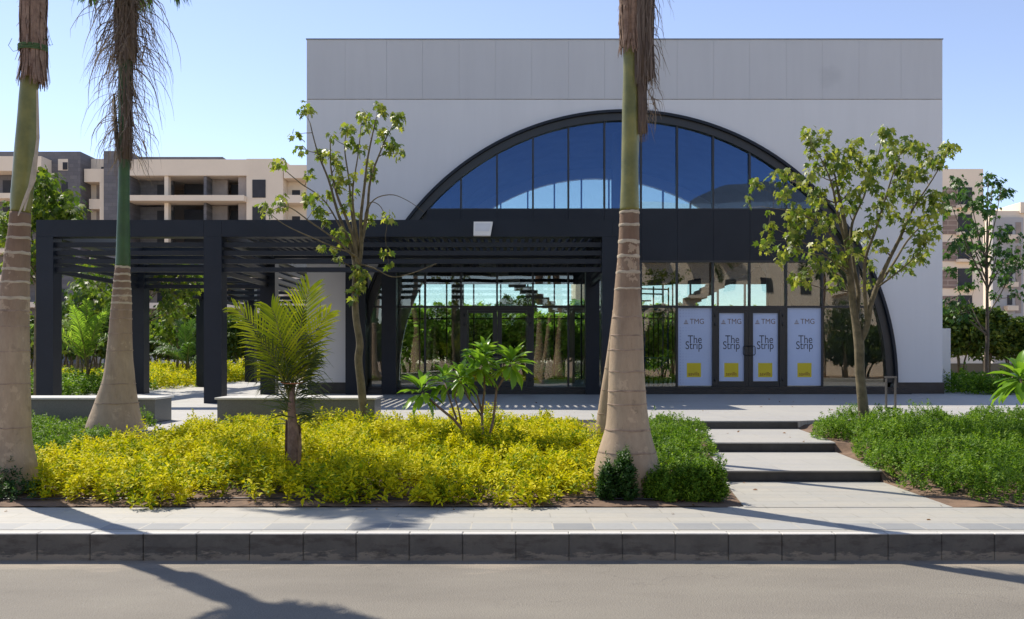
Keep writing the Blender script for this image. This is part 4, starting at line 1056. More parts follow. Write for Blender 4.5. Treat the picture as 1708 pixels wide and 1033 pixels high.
frangipani('frangipani', 'small frangipani with rosettes of long glossy leaves in the middle of the yellow bed', D6, (803, 760),
  [([(803, 762, 0), (780, 728, -.05), (757, 700, -.1), (735, 682, -.1), (704, 655, -.05)], .026), ([(762, 700, -.1), (752, 672, 0), (742, 640, .1)], .017), ([(770, 708, -.1), (765, 685, -.2), (758, 660, -.2), (768, 640, -.2)], .014),
   ([(803, 762, 0), (805, 725, .05), (804, 690, .08), (798, 665, .1), (788, 635, .12)], .022), ([(804, 695, .08), (780, 662, .2), (766, 632, .25)], .015), ([(804, 690, .08), (808, 650, .05), (808, 600, .02)], .018),
   ([(803, 762, 0), (815, 732, 0), (823, 700, -.05), (828, 650, -.05), (838, 634, -.08), (852, 608, -.1)], .022), ([(828, 648, -.05), (818, 636, .0), (806, 612, -.12)], .013)],
  [(704, 650, -.05, 17, .30), (742, 632, .1, 16, .27), (768, 628, -.2, 15, .26), (789, 618, .2, 14, .26), (802, 608, -.12, 18, .29), (808, 588, .02, 18, .27), (853, 602, -.1, 22, .31)], 31)
frangipani('frangipani', 'frangipani leaves reaching in at the right edge above the green ground cover', 12.0, (1740, 770),
  [([(1740, 775, 0), (1730, 700, 0), (1702, 632, 0)], .026), ([(1735, 720, 0), (1745, 660, .2), (1750, 600, .2)], .02)],
  [(1700, 628, 0, 20, .33), (1750, 596, .2, 20, .33), (1775, 640, -.1, 16, .3)], 33)

# ------------------------------------------------------------------ leafy trees
def catmull(pts, n=4):
    out = []
    for i in range(len(pts) - 1):
        p0 = pts[max(i - 1, 0)]; p1 = pts[i]; p2 = pts[i + 1]; p3 = pts[min(i + 2, len(pts) - 1)]
        for k in range(n):
            t = k / n; out.append(tuple(.5 * ((2 * b) + (-a + c) * t + (2 * a - 5 * b + 4 * c - d) * t * t + (-a + 3 * b - 3 * c + d) * t ** 3) for a, b, c, d in zip(p0, p1, p2, p3)))
    out.append(tuple(pts[-1])); return out
def leafy_tree(name, label, D, limbs, tips, seed, leafsize=.12, nleaf=11, crad=.13, mat_=None, group=None, depth=.7, cat='tree', bark=None, drop=.8, tmpl=LOBED, twig=.012, bz=None, shoots=None):
    g = random.Random(seed); root_pt = P(limbs[0][0][0], limbs[0][0][1], D)
    r = empty(name, tuple(root_pt), label, cat, group); m = MB(); nodes = []
    for limb in limbs:
        pl_ = catmull(limb, 5); n = len(pl_)
        pts = [P(a[0], a[1], D + a[2]) for a in pl_]
        m.tube(pts, [a[3] for a in pl_], 10, 0, .12)
        nodes += [(a[0], a[1], a[2], a[3]) for a in pl_]
    A = []; B = []
    for tp in tips:
        x, y = tp[0], tp[1]; dd = tp[2] if len(tp) > 2 and tp[2] is not None else g.uniform(-depth, depth); sc = tp[3] if len(tp) > 3 else 1
        best = min(nodes, key=lambda q: math.hypot(q[0] - x, (q[1] - y) * (1.0)) + (80 if q[1] < y - 4 else 0) + abs(q[2] - dd) * 22 - (12 if q[1] > y + 15 else 0) + (40 if q[1] > y + 140 else 0))
        a = P(best[0], best[1], D + best[2]); b = P(x, y, D + dd); v = b - a; L = v.length
        outw = Vector((v.x, v.y, 0)) * .35; mid1 = a + v * .33 + outw * .3 + Vector((g.uniform(-.05, .05), g.uniform(-.05, .05), -.02)) * L
        mid2 = a + v * .68 + outw * .25 + Vector((g.uniform(-.06, .06), g.uniform(-.06, .06), g.uniform(-.06, .05))) * L
        r0 = min(best[3] * .7, twig * (1 + .4 * L)) ; pp = catmull([tuple(a), tuple(mid1), tuple(mid2), tuple(b)], 4)
        m.tube(pp, [max(.003, r0 * (1 - .75 * i / (len(pp) - 1))) for i in range(len(pp))], 6, 1)
        for k in range(2, len(pp) - 1, 3):   # let later twigs fork from this one
            q_ = pp[k]; nodes.append((CX + q_[0] / q_[1] * F, HY - (q_[2] - CH) * F / q_[1], q_[1] - D, r0 * .8))
        A.append((b, sc)); 
        if L > .5 and g.random() < .45: A.append((Vector(pp[-4]), sc * .55))
    Ds = []; Ls = []; Ss = []
    for (c, sc) in A:
        for i in range(max(3, int(nleaf * sc * g.uniform(.7, 1.3)))):
            a = g.uniform(0, 6.28); ou = Vector((math.cos(a), math.sin(a), 0)); rr = crad * sc * g.uniform(.1, 1)
            p = c + ou * rr + Vector((0, 0, g.uniform(-.9, .75) * crad * sc * 1.1)); d = ou * g.uniform(.3, 1) + Vector((0, 0, -drop * g.uniform(.2, 1.6)))
            Ds.append(tuple(d)); Ls.append(tuple(p)); Ss.append(leafsize * g.uniform(.55, 1.2))
    gg = np.random.default_rng(seed); n = len(Ds)
    Rm = frames(np.array(Ds), np.array([[0, 0, 1.]] * n) + gg.normal(0, .35, (n, 3)), gg.normal(0, .5, n)) * np.array(Ss)[:, None, None]
    m.build('trunk', [bark or M['bark'], M['bark2']], r)
    me = inst_mesh(tmpl[0], tmpl[1], Rm, np.array(Ls), mat_ or M['tree_l']); link('crown', me, r)
    return r
def Z4(l, ox, oy, s): return [(ox + a[0] / s, oy + a[1] / s) + tuple(a[2:]) for a in l]
# left tree
tl = Z4([(400, 85), (380, 105), (315, 265), (355, 385), (180, 475), (215, 480), (100, 790), (95, 815), (215, 735), (230, 765), (410, 560), (570, 285), (690, 215), (680, 240), (710, 235), (795, 130), (805, 160), (830, 235), (860, 205), (905, 70), (930, 95), (1030, 150), (1060, 190), (1050, 140), (960, 335), (985, 370), (1055, 380), (1075, 420), (525, 395), (545, 420), (500, 410), (600, 430), (610, 465), (610, 505), (625, 655), (720, 705), (850, 520), (840, 490), (855, 570), (700, 580), (620, 575), (600, 600), (430, 710), (470, 730), (400, 740), (490, 850), (520, 880), (680, 790), (745, 860), (850, 885), (990, 860), (620, 985), (650, 990), (460, 800), (540, 700), (785, 380), (960, 262), (700, 325)], 420, 160, 4.304)
leafy_tree('leafy_tree', 'thin sparse tree with few leaf tufts rising before the left part of the white facade', 14.8,
  [[(608, 715, 0, .088), (606, 680, 0, .072), (602, 640, 0, .068), (598, 600, 0, .066), (600, 572, 0, .062), (594, 530, 0, .058), (592, 490, 0, .056), (594, 460, 0, .05), (598, 435, 0, .045)],
   [(594, 455, 0, .045), (588, 420, .05, .038), (575, 385, .1, .030), (562, 350, .15, .024), (548, 300, .2, .018), (530, 255, .25, .013), (517, 205, .3, .008)],
   [(597, 440, 0, .04), (590, 400, -.1, .032), (578, 365, -.15, .026), (562, 325, -.2, .02), (552, 280, -.2, .014), (551, 235, -.2, .008)],
   [(597, 450, 0, .042), (603, 410, -.05, .034), (602, 365, -.1, .028), (608, 310, -.1, .022), (614, 260, -.15, .016), (628, 195, -.2, .008)],
   [(598, 430, 0, .03), (612, 360, .1, .024), (618, 300, .15, .02), (640, 240, .2, .012), (655, 210, .2, .007)],
   [(596, 425, 0, .028), (586, 350, .2, .020), (582, 300, .25, .015), (575, 250, .3, .011), (578, 218, .3, .007)],
   [(600, 420, 0, .022), (588, 330, -.3, .016), (597, 260, -.35, .01), (603, 205, -.4, .006)],
   [(592, 430, 0, .022), (560, 400, -.3, .016), (520, 372, -.4, .012), (480, 345, -.5, .008), (452, 352, -.5, .006)],
   [(590, 425, 0, .018), (545, 340, .4, .013), (500, 305, .5, .01), (465, 275, .5, .006)],
   [(600, 442, -.02, .018), (590, 425, -.3, .014), (540, 405, -.45, .011), (480, 378, -.55, .008), (452, 358, -.6, .005)],
   [(598, 440, -.03, .016), (625, 448, -.1, .012), (655, 462, -.15, .009), (690, 455, -.18, .007), (728, 440, -.2, .005)],
   [(603, 400, -.05, .014), (618, 340, -.15, .011), (650, 325, -.2, .008), (680, 335, -.2, .006), (707, 354, -.2, .004)],
   [(603, 420, -.05, .012), (612, 345, -.2, .009), (632, 342, -.25, .007), (645, 370, -.25, .005), (643, 400, -.25, .004), (650, 450, -.25, .003)]],
  tl + [(576, 400), (583, 395), (566, 385), (645, 418, -.25, .8), (650, 440, -.25, .5), (566, 430, None, .6), (597, 450, -.1, 1), (605, 460, -.1, 1), (600, 475, -.1, 1), (592, 482, -.1, .8), (607, 452, -.12, .8), (590, 498, -.1, .5), (556, 415, None, .6), (538, 412, None, .5)],
  41, .115, 15, .105, group='young broadleaf trees before the facade', depth=.55)
# right tree
tr = Z4([(480, 60), (490, 90), (470, 120), (505, 130), (480, 165), (500, 205), (545, 130), (580, 85), (600, 190), (660, 200), (750, 150), (735, 185), (770, 200), (780, 140), (650, 215), (945, 65), (925, 95), (960, 110), (975, 165), (985, 190), (990, 150), (880, 215), (865, 240), (1080, 130), (1075, 165), (1110, 160), (1060, 185), (1150, 185), (1190, 170), (1335, 145), (1355, 175), (1340, 210), (1320, 170), (1235, 225), (1260, 250), (1210, 240), (1280, 270), (500, 290), (520, 320), (545, 290), (490, 330), (600, 260), (620, 290), (640, 250), (710, 290), (700, 320), (680, 280), (800, 280), (820, 310), (770, 250), (850, 340), (920, 290), (950, 310), (1000, 250), (1010, 290), (1050, 290), (1090, 310), (1130, 300), (1150, 330), (1200, 320), (1180, 290), (270, 330), (285, 350), (150, 385), (105, 495), (330, 445), (345, 420), (300, 470), (400, 355), (430, 390), (350, 325), (230, 565, None, .4), (500, 440), (530, 470), (555, 430), (510, 480), (560, 500), (680, 385), (700, 410), (660, 400), (690, 450), (740, 430), (760, 460), (830, 390), (860, 400), (880, 430), (960, 460), (940, 480), (1020, 390), (1040, 420), (1040, 460), (1060, 380), (1100, 350), (1120, 470), (1100, 500), (1150, 460), (1180, 480), (1240, 460), (1270, 480), (1250, 520), (1230, 500), (1280, 450), (390, 540), (420, 560), (370, 580), (350, 610), (440, 600), (470, 580), (400, 620), (380, 650), (450, 650), (520, 600), (560, 620), (600, 590), (540, 660), (620, 640), (700, 520), (740, 510), (720, 560), (890, 570), (900, 560), (860, 640), (840, 660), (990, 560), (1020, 600), (1100, 600), (1130, 620), (1200, 560), (1230, 590), (1290, 540), (235, 650), (230, 730), (200, 775), (410, 705), (370, 720), (400, 750), (510, 760), (320, 790), (380, 820), (300, 850), (480, 855), (520, 840), (545, 870), (560, 900), (590, 740), (600, 765), (640, 800), (660, 840), (690, 860), (630, 870), (760, 790), (790, 830), (850, 760), (920, 765), (860, 890), (980, 930), (1060, 890), (1080, 910), (1100, 850), (1150, 850), (1130, 810), (1180, 830), (1200, 750), (1230, 700), (1140, 700), (1180, 720), (1250, 680), (1100, 690), (400, 960), (420, 990), (390, 980), (470, 940), (650, 990), (640, 1000), (850, 1000), (760, 720), (1240, 640), (1160, 640), (780, 690), (900, 510)], 1220, 200, 3.69)
leafy_tree('leafy_tree', 'forked leafy tree with a wide drooping-leaved crown before the right part of the facade', 15.0,
  [[(1441, 715, 0, .105), (1440, 690, 0, .092), (1437, 650, 0, .085), (1434, 610, 0, .082), (1433, 575, 0, .085), (1430, 552, 0, .075), (1424, 515, .02, .062), (1419, 470, .05, .058), (1414, 420, .05, .05), (1408, 370, .1, .038), (1400, 330, .15, .026), (1392, 290, .2, .015)],
   [(1434, 570, 0, .062), (1446, 545, -.05, .052), (1452, 510, -.1, .046), (1464, 475, -.1, .040), (1482, 435, -.15, .033), (1502, 395, -.2, .026), (1522, 350, -.25, .018), (1555, 300, -.3, .011), (1578, 260, -.35, .006)],
   [(1428, 535, 0, .042), (1432, 490, .1, .036), (1424, 440, .2, .03), (1420, 380, .3, .024), (1440, 330, .35, .018), (1462, 270, .4, .01), (1470, 235, .4, .006)],
   [(1447, 540, -.05, .036), (1442, 480, -.25, .03), (1444, 430, -.3, .026), (1462, 380, -.35, .02), (1480, 320, -.4, .014), (1500, 260, -.45, .007)],
   [(1414, 420, .05, .028), (1398, 360, -.2, .022), (1388, 310, -.3, .015), (1372, 270, -.35, .010), (1352, 240, -.4, .006)],
   [(1416, 440, .05, .022), (1392, 400, -.2, .017), (1368, 375, -.3, .012), (1330, 355, -.4, .008), (1270, 345, -.4, .004)],
   [(1416, 450, .05, .02), (1380, 425, .2, .014), (1340, 405, .3, .010), (1300, 385, .3, .007), (1285, 378, .3, .005)],
   [(1418, 460, .05, .018), (1380, 430, -.3, .012), (1340, 420, -.4, .009), (1310, 402, -.4, .005)],
   [(1460, 485, -.1, .028), (1490, 440, .2, .022), (1515, 400, .35, .016), (1545, 370, .4, .011), (1575, 345, .4, .006)],
   [(1425, 520, 0, .018), (1405, 465, .25, .014), (1370, 452, .3, .009), (1325, 460, .3, .006)],
   [(1462, 480, -.1, .02), (1490, 460, -.3, .014), (1520, 435, -.4, .009), (1535, 420, -.4, .006)]],
  tr, 43, .118, 14, .115, group='young broadleaf trees before the facade', depth=.75)
# tree beyond the right corner of the building
def gen_tips(g, cx, cy, rx, ry, n, hole=.0):
    out = []
    while len(out) < n:
        a = g.uniform(0, 6.28); r = math.sqrt(g.uniform(hole, 1)); out.append((cx + rx * r * math.cos(a), cy + ry * r * math.sin(a)))
    return out
def aut_tree(label, px, basey, D, crowns, th, seed, n, ls, mat_, group, depth=1.5, nleaf=10, cr=.3, drop=.6, trunk_top=None, bark=None):
    g = random.Random(seed); top = min(c[1] - c[3] * .6 for c in crowns); cyb = max(c[1] + c[3] for c in crowns)
    tt = trunk_top or cyb
    limbs = [[(px, basey, 0, th), (px - 1, (basey + tt) / 2, 0, th * .8), (px + 1, tt, 0, th * .65), (px, (tt + top) / 2, .1, th * .4), (px + 2, top + 5, .1, th * .12)]]
    for c in crowns:
        for k in range(3):
            ex, ey = c[0] + c[2] * .6 * (k - 1), c[1] - c[3] * .3 * g.uniform(.3, 1)
            sy = tt - g.uniform(0, .62) * (tt - top) if ey < tt - 60 else tt + g.uniform(-20, 10) * (15 / D)
            sy = max(sy, ey + 25)
            limbs.append([(px, sy, 0, th * .34), (px + (ex - px) * .45, sy + (ey - sy) * .4, g.uniform(-.5, .5) * depth * .5, th * .22), (ex, ey, g.uniform(-.5, .5) * depth, th * .1)])
    tips = []
    for c in crowns: tips += gen_tips(g, c[0], c[1], c[2], c[3], int(n * c[4]))
    return leafy_tree('leafy_tree', label, D, limbs, tips, seed, ls, nleaf, cr, mat_, group, depth, drop=drop, twig=.015, bark=bark)
G2 = 'broadleaf trees behind the plaza'
aut_tree('slim dark-leaved tree standing beyond the right corner of the pavilion', 1646, 643, 33, [(1600, 340, 28, 50, .8), (1655, 320, 26, 36, .6), (1610, 430, 30, 55, .7), (1680, 440, 34, 70, 1), (1600, 510, 26, 30, .4), (1648, 380, 40, 40, .5)], .10, 51, 22, .22, M['green_d'], G2, 1.6, 12, .26, trunk_top=560, bark=M['bark2'])
leafs = M['tree_far']
aut_tree('bright leafy tree behind the leftmost palm, above the pergola corner', 62, 660, 24, [(80, 345, 55, 40, 1), (15, 370, 25, 30, .5), (60, 430, 50, 40, .7), (62, 300, 28, 16, .4), (100, 365, 32, 22, .6)], .09, 52, 60, .2, leafs, G2, 1.2, 11, .24, trunk_top=480)
aut_tree('light green tree framed by the left bay of the pergola', 236, 655, 30, [(190, 470, 60, 36, 1), (290, 455, 45, 28, 1), (150, 455, 30, 30, .4), (300, 500, 40, 34, .8)], .08, 53, 26, .24, leafs, G2, 1.5, 10, .3, trunk_top=545)
aut_tree('dark bushy tree beside the far left pergola post', 130, 655, 36, [(140, 510, 45, 40, 1.2), (90, 540, 40, 40, .6)], .09, 54, 40, .28, M['hedge_l'], G2, 1.5, 12, .4, trunk_top=580)
aut_tree('green tree seen between the two left pergola posts', 296, 650, 40, [(290, 540, 34, 40, 1), (330, 500, 22, 28, .5)], .09, 55, 30, .26, leafs, G2, 1.5, 12, .4, trunk_top=590)

# hedge trees (ficus columns) along the back
hg_meshes = []
for k in range(4):
    g = np.random.default_rng(60 + k); n = 3600
    th = g.uniform(0, 6.28, n); z = g.uniform(.0, 1, n); prof = .55 + .45 * np.sin(np.pi * np.clip(z * .9 + .08, 0, 1)); lump = 1 + .22 * np.sin(3 * th + 7 * z + k) + .15 * np.sin(5 * th - 11 * z)
    r = 1.35 * prof * lump * np.sqrt(g.uniform(.35, 1, n)); pos = np.stack([r * np.cos(th), r * .75 * np.sin(th), 1.15 + z * 2.55 + .15 * np.sin(4 * th)], 1)
    keep = g.random(n) < np.clip(.35 + z * 1.2, 0, 1); pos = pos[keep]; n = len(pos)
    d = g.normal(0, 1, (n, 3)); d[:, 2] -= .2
    Rm = frames(d, np.tile([[0, 0, 1.]], (n, 1)), g.normal(0, 1, n)) * (g.uniform(.16, .34, n))[:, None, None]
    me = inst_mesh(LEAF[0], LEAF[1], Rm, pos, M['hedge_l']); 
    tm = MB()
    for j in range(3):
        a = j * 2.1 + k; tm.tube([(.12 * math.cos(a), .1 * math.sin(a), 0), (.2 * math.cos(a), .15 * math.sin(a), .8), (.5 * math.cos(a), .35 * math.sin(a), 1.9)], [.07, .05, .03], 7)
    hg_meshes.append((me, tm.mesh(M['bark'])))
rr = random.Random(9)
i = 0; X = -36.0
while X < 37:
    Y = 50 + rr.uniform(-1, 1); o = empty('hedge_tree', (X, Y, .46), 'dark green hedge tree with bare stems ' + ('in the back row seen through the pergola' if X < -6 else 'in the back row hidden behind the pavilion' if X < 25 else 'in the back row right of the pavilion'), 'hedge tree', 'hedge trees along the back boundary')
    s_ = rr.uniform(.88, 1.12); o.scale = (s_, s_, s_ * rr.uniform(.92, 1.06)); o.rotation_euler.z = rr.uniform(-.6, .6)
    a, b = hg_meshes[i % 4]
    link('foliage', a, o, False); link('trunk', b, o, False); i += 1; X += rr.uniform(1.7, 2.2) if -11 < X < 23 else rr.uniform(1.2, 1.6)
X = -15.0; i = 0  # hedge row added across the street, blocks low sky glow in the reflections
while X < 36:
    o = empty('hedge_tree', (X, -17 + rr.uniform(-.8, .8), -.2), 'dark green hedge tree added across the street to block sky glow mirrored in the glass', 'hedge tree', 'hedge trees added across the street')
    s_ = rr.uniform(1.3, 1.75) if X < 9 else rr.uniform(1.0, 1.35); o.scale = (s_, s_, s_ * .9); o.rotation_euler.z = rr.uniform(-2, 2)
    link('foliage', hg_meshes[i % 4][0], o, False); link('trunk', hg_meshes[i % 4][1], o, False); i += 1; X += rr.uniform(1.9, 2.4)
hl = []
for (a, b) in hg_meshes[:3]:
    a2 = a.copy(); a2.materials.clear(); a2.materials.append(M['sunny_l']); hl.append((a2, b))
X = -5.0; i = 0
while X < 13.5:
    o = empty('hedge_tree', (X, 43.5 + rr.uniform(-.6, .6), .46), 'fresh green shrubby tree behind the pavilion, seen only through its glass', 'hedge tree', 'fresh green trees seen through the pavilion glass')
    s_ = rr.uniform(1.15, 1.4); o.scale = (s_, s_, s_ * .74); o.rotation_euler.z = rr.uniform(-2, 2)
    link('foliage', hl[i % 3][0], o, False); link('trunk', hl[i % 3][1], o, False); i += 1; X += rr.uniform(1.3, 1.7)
hwall = MB().box(-40, 40, 53, 53.3, .46, 1.15).build('boundary_wall', M['granite']); tag(hwall, 'low grey boundary wall behind the row of hedge trees', 'wall')
flatz = lambda X, Y: PZ
def hed(name, label, x0, x1, y0, y1, sp, r, h, ns, ls, mt, seed, slope=0): 
    return bed(name, label, lambda X, Y: (Y > y0 + slope * (X - x0)), (x0, x1), (y0, y1), sp, r, h, ns, 7, ls, LEAF_S, mt, seed, zf=flatz)
hed('a', 'yellow-green ground cover behind the left bay of the pergola', -17, -12.9, 31, 42, .8, .55, .55, 34, .15, M['yellow'], 71)
hed('b', 'yellow-green ground cover seen between the pergola posts', -18, -11, 40, 47, .8, .6, .6, 34, .17, M['yellow'], 72)
hed('c', 'green low hedge along the left end of the granite bench', -17, -12.6, 24.5, 31, .55, .4, .5, 34, .12, M['green'], 73)
hed('d', 'low green hedge right of the pavilion beyond the plaza', 14.35, 26, 27.0, 31, .6, .42, .50, 36, .13, M['green'], 74, -.28)
hed('e', 'green ground cover behind the pavilion seen through its glass', -6, 13, 41, 46, .9, .6, .8, 30, .18, M['green'], 75)
def areca(x, basey, D, h, seed, label, mt):
    g = random.Random(seed); c = P(x, basey, D); r = empty('areca_palm', tuple(c), label, 'palm', 'bushy palms behind the pergola'); sm = MB()
    for k in range(5): sm.tube([c + Vector((g.uniform(-.15, .15), g.uniform(-.15, .15), 0)), c + Vector((g.uniform(-.3, .3), g.uniform(-.2, .2), h * .45))], [.035, .02], 6)
    sm.build('stem', M['bark'], r)
    for k in range(13):
        a = 2.4 * k; e = R(g.uniform(45, 85)); m = MB()
        frond(m, c + Vector((0, 0, h * g.uniform(.15, .45))), (math.cos(a) * math.cos(e), math.sin(a) * math.cos(e), math.sin(e)), h * .68 * g.uniform(.8, 1.1), .8, .55, 26, gr=g, lw=.022, w=.02)
        m.build('frond', [M['shaft'], mt], r)
areca(145, 642, 29, 3.3, 81, 'bushy feather palm framed by the left pergola bay', M['sunny_l'])
areca(312, 640, 37, 2.8, 82, 'bushy feather palm beside the second pergola post', M['frond'])

# ------------------------------------------------------------------ apartment blocks far behind
M['beige'] = simple('beige_render', (.77, .66, .53), .9, .06, .2, .1)
M['beige_d'] = simple('raw_beige_block', (.42, .34, .28), .95, .15, .6, .2)
M['grey_st'] = brickmat('grey_stone_cladding', (.14, .135, .15), (.20, .19, .20), (.12, .12, .12), .9, .45, .02)
def upright_brick(m):
    nt = m.node_tree
    for n in list(nt.nodes):
        if n.type == 'TEX_BRICK':
            lk = n.inputs['Vector'].links[0]; src = lk.from_socket
            sp_ = nt.nodes.new('ShaderNodeSeparateXYZ'); cb = nt.nodes.new('ShaderNodeCombineXYZ'); nt.links.new(src, sp_.inputs[0])
            nt.links.new(sp_.outputs['X'], cb.inputs['X']); nt.links.new(sp_.outputs['Z'], cb.inputs['Y']); nt.links.new(cb.outputs[0], n.inputs['Vector'])
    return m
upright_brick(M['grey_st'])
M['dark_room'] = simple('dark_unlit_room', (.035, .037, .045), .8, .2, 1, 0)
M['concrete'] = simple('raw_concrete', (.33, .28, .25), .9, .15, .8, .2)
def px_building(label, D, boxes, zbase=.4, group='apartment blocks beyond the hedge'):
    """boxes: (x0, x1, y0, y1, front offset, depth, material, part name) in pixels of the plane at distance D"""
    xs = [b[0] for b in boxes] + [b[1] for b in boxes]
    c = P((min(xs) + max(xs)) / 2, 0, D); r = empty('apartment_block', (c.x, D, zbase), label, 'building', group)
    for (x0, x1, y0, y1, off, dep, mt, nm) in boxes:
        a = P(x0, y1, D); b = P(x1, y0, D)
        z0 = a.z if y1 < 600 else zbase
        MB().box(a.x, b.x, D + off, D + off + dep, z0, b.z).build(nm, M[mt], r)
    return r
B = []
def storeys(y0, pitch, n): return [y0 + pitch * k for k in range(n)]
B.append((-20, 134, 253, 610, 0, 10, 'grey_st', 'stone_tower'))
B.append((-60, 86, 268, 292, -2.2, 2.19, 'beige', 'parapet'))
for k, y in enumerate(storeys(292, 44.5, 6)):
    B.append((-60, 86, y + 36, y + 44.5, -2.2, 2.19, 'beige', 'balcony_slab'))
    B.append((5, 18, y + 9, y + 30, -.06, .05, 'dark_room', 'window'))
    B.append((103, 113, y + 12, y + 33, -.06, .05, 'dark_room', 'window'))
B.append((97, 113.5, 265.5, 284.5, -.03, .02, 'beige', 'window_surround')); B.append((105, 113, 271, 283.5, -.06, .028, 'dark_room', 'window'))
B.append((134.3, 172.7, 257, 610, 2.5, 7, 'beige', 'wall')); B.append((152, 172, 271, 279.5, 2.44, .05, 'dark_room', 'window'))
B.append((136, 172.5, 280, 302, .6, 1.89, 'beige', 'parapet')); B.append((162, 172.5, 302.2, 610, .6, 1.89, 'beige', 'pier'))
for y in storeys(302, 44.5, 6): B.append((144, 161.5, y + .3, y + 26, 2.44, .05, 'concrete', 'recess')); B.append((140, 161.8, y + 27, y + 44, 1.2, 1.29, 'beige', 'balcony_slab'))
B.append((173, 215, 252, 610, 0, 10, 'grey_st', 'stone_tower')); B.append((215.2, 357, 252, 268, 3, 6, 'grey_st', 'roof_band'))
B.append((357.2, 395, 257, 268, 4, 5, 'beige', 'penthouse'))
B.append((215.3, 420, 266, 293, 0, 9, 'beige', 'parapet')); B.append((411, 472, 265, 610, .02, 9, 'beige', 'wall'))
for k, y in enumerate(storeys(293, 44.5, 7)):
    B.append((215.3, 410.8, y + 35, y + 44.3, -.9, 3.0, 'beige', 'balcony_slab'))
    B.append((215.3, 272, y + .2, y + 34.8, 3, .4, 'concrete' if k > 3 else 'grey_st', 'rear_wall'))
    B.append((245, 272, y + 7, y + 34.8, 2.9, .09, 'dark_room', 'window'))
    B.append((273, 279.5, y + .2, y + 34.8, .2, .8, 'beige', 'pier'))
    B.append((280, 338, y + .2, y + 34.8, 5.0, .3, 'dark_room', 'dark_opening'))
    B.append((338.2, 343, y + .2, y + 34.8, .3, 4, 'grey_st', 'partition_wall'))
    B.append((343.2, 369, y + .2, y + 34.8, 2.2, .4, 'concrete', 'rear_wall'))
    B.append((369.2, 395, y + 5, y + 34.8, 3.5, .4, 'dark_room', 'dark_opening'))
    B.append((395.2, 410.9, y + .2, y + 34.8, .5, 3, 'concrete', 'pier'))
    B.append((421, 443, y + 7, y + 37, -.04, .05, 'dark_room', 'window'))
    B.append((480, 493.5, y + 19, y + 31, 1.94, .05, 'dark_room', 'window'))
    B.append((474, 540, y + 33, y + 46, -.2, 2.0, 'beige', 'balcony_slab'))
B.append((215.5, 411, 270, 610, 9.1, .5, 'concrete', 'rear_wall')); B.append((472.2, 540, 276, 610, 2, 6, 'beige', 'wall')); B.append((474, 540, 276, 298, -.2, 2.19, 'beige', 'parapet'))
px_building('long unfinished beige apartment block with grey stone towers beyond the pergola', 100, B)
B = [(1560, 1640, 282, 610, 0, 12, 'beige', 'wall')]
M['brown_st'] = upright_brick(brickmat('brown_stone_cladding', (.25, .175, .145), (.30, .215, .175), (.42, .33, .28), 2.4, .55, .06))
for k, y in enumerate(storeys(312, 45, 6)):
    B.append((1572, 1596, y + 2, y + 34, -.06, .05, 'brown_st', 'stone_cladding')); B.append((1597.5, 1621, y + 1, y + 31, -.08, .07, 'dark_room', 'window'))
    B.append((1594, 1624, y + 31.3, y + 36, -.8, .79, 'beige', 'balcony_slab'))
px_building('pink-beige apartment tower with dark windows behind the slim tree', 95, B)
B = [(1655, 1760, 352, 610, 0, 12, 'beige', 'wall'), (1652, 1703, 364, 610, -.5, .49, 'grey_lt', 'grey_panel')]
M['grey_lt'] = simple('pale_grey_render', (.42, .42, .43), .9, .08, .3, .05)
B.append((1700, 1760, 338, 356, -.3, 6, 'beige', 'penthouse'))
for k, y in enumerate(storeys(372, 39, 6)):
    B.append((1676, 1684, y + 4, y + 20, -.58, .07, 'dark_room', 'window')); B.append((1670, 1688, y + 22, y + 30, -1.4, .89, 'beige', 'balcony_slab'))
    B.append((1690, 1699, y, y + 34, -.56, .05, 'concrete', 'recess'))
px_building('pale block with grey panels at the right edge beyond the hedge', 105, B)
# pale building seen through the rear glass
B = [(960, 1045, 440, 610, 0, 8, 'beige', 'wall'), (975, 1005, 470, 500, -.06, .05, 'beige_d', 'recess'), (1015, 1030, 470, 495, -.06, .05, 'dark_room', 'window')]
px_building('pale yellow block glimpsed through the glass of the pavilion', 110, B)

# ------------------------------------------------------------------ across the street (seen mirrored in the glazing)
def opp_block(x0, x1, Y, h, label, seed):
    g = random.Random(seed); r = empty('apartment_block', ((x0 + x1) / 2, Y, -.26), label, 'building', 'apartment blocks across the street')
    MB().box(x0, x1, Y - 12, Y, -.26, h).build('wall', M['beige'], r)
    # arched parapet gable
    n = 16; cx = (x0 + x1) / 2; w = (x1 - x0) * .28
    MB().prismy([(cx - w * math.cos(math.pi * k / n), h + .01 + 1.8 * math.sin(math.pi * k / n)) for k in range(n + 1)][::-1], Y - .6, Y - .1).build('gable', M['beige_d'], r)
    X = x0 + 1.6
    while X < x1 - 2.5:
        for k in range(int(h / 3.2)):
            z = 1.0 + k * 3.2
            f = MB().box(X, X + 1.0, Y + .02, Y + .08, z, z + 1.3).build('window', M['dark_room'], r)
            if g.random() < .5: MB().box(X - .4, X + 1.4, Y + .1, Y + 1.0, z - .35, z - .05).build('balcony_slab', M['beige'], r)
        X += 3.4
opp_block(-34, -14, -24, 11.5, 'beige block across the street, mirrored in the left part of the glass', 91)
opp_block(11, 34, -24, 15.6, 'beige gabled block across the street, mirrored in the right part of the glass', 93)
opp_block(38, 60, -26, 12.0, 'beige block across the street, far right of the mirrored row', 94)
G3 = 'palms across the street'
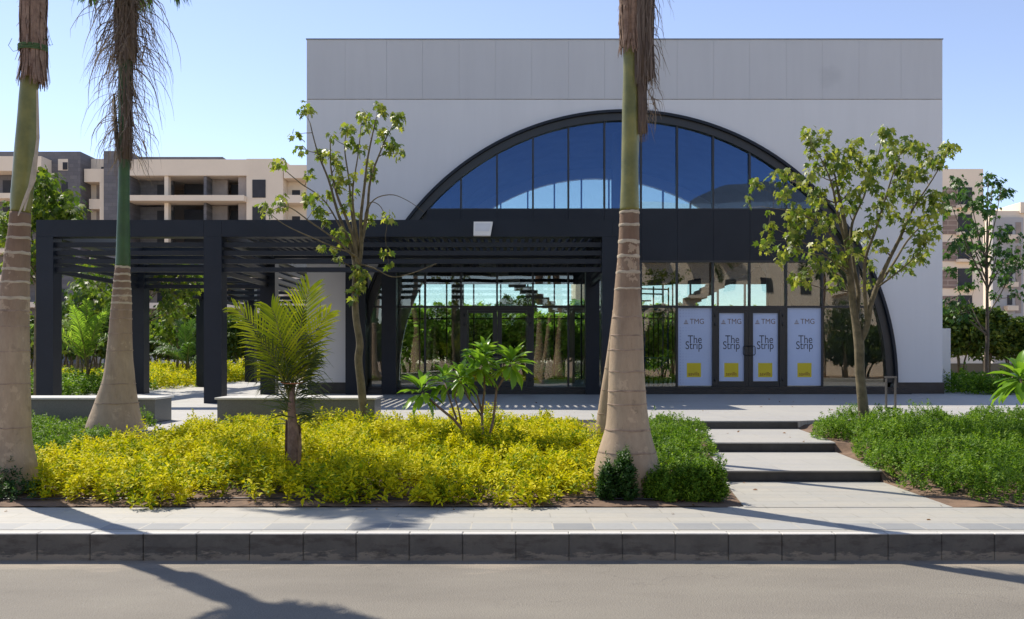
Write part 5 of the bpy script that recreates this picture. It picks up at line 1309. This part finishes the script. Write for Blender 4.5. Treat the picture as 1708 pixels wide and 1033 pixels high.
def mirror_palm(X, Y, h, seed, label):
    g = random.Random(seed); r = empty('royal_palm', (X, Y, -.2), label, 'palm tree', G3)
    m = MB(); m.tube([(X, Y, -.2), (X, Y, .5), (X + .05, Y, 2), (X + .05, Y, h * .7), (X, Y, h)], [.42, .36, .22, .17, .12], 14, 0, .05); m.build('trunk', M['palm_bark'], r)
    crown(r, (X, Y, h), 13, seed, 2.6, (0, 75), .7, .035, nl=26, droop=1.4)
for k, (X, Y, h) in enumerate(((-7.5, -11, 9.0), (3.5, -12, 9.5), (15, -11, 9.0), (24, -12, 8.5), (-20, -12, 8))):
    mirror_palm(X, Y, h, 100 + k, 'royal palm across the street, number %s of the mirrored row counted from the left' % ['second', 'third', 'fourth', 'fifth', 'first'][k])
def round_tree(X, Y, h, seed, label):
    g = np.random.default_rng(seed); n = 2600; r = empty('street_tree', (X, Y, -.2), label, 'tree', 'trees across the street')
    m = MB(); m.tube([(X, Y, -.2), (X, Y, h * .35), (X + .3, Y + .2, h * .8)], [.16, .12, .04], 9); m.tube([(X, Y, h * .35), (X - .8, Y, h * .7)], [.08, .03], 7); m.build('trunk', M['bark'], r)
    d = g.normal(0, 1, (n, 3)); d /= np.linalg.norm(d, axis=1, keepdims=True); rr_ = np.sqrt(g.uniform(.2, 1, n)) * (1 + .25 * np.sin(4 * d[:, 0] * 3 + d[:, 2] * 5))
    pos = np.array([X, Y, h * .68]) + d * rr_[:, None] * np.array([h * .33, h * .33, h * .34])
    Rm = frames(g.normal(0, 1, (n, 3)), np.tile([[0, 0, 1.]], (n, 1))) * g.uniform(.18, .34, n)[:, None, None]
    link('crown', inst_mesh(LEAF_S[0], LEAF_S[1], Rm, pos, M['hedge_l']), r)
for k, (X, Y, h, lab) in enumerate(((8, -13, 5.5, 'round dark street tree across the road facing the scaffold'), (12, -10, 5.0, 'round dark street tree across the road facing the posters'), (25.5, -11, 5.5, 'round dark street tree across the road facing the right arch foot'), (22.6, -12, 4.6, 'small round street tree across the road next to the tree facing the arch foot'), (-3, -12, 6.0, 'round dark street tree across the road facing the left doors'), (1.0, -14, 7.0, 'tall round street tree across the road facing the gap left of the centre palm'), (-6.2, -15, 6.5, 'tall round street tree across the road facing the second glass bay'), (5.2, -15, 6.5, 'tall round street tree across the road behind the scaffold reflection'), (-12, -11, 4.5, 'round dark street tree across the road facing the pergola'))):
    round_tree(X, Y, h, 120 + k, lab)
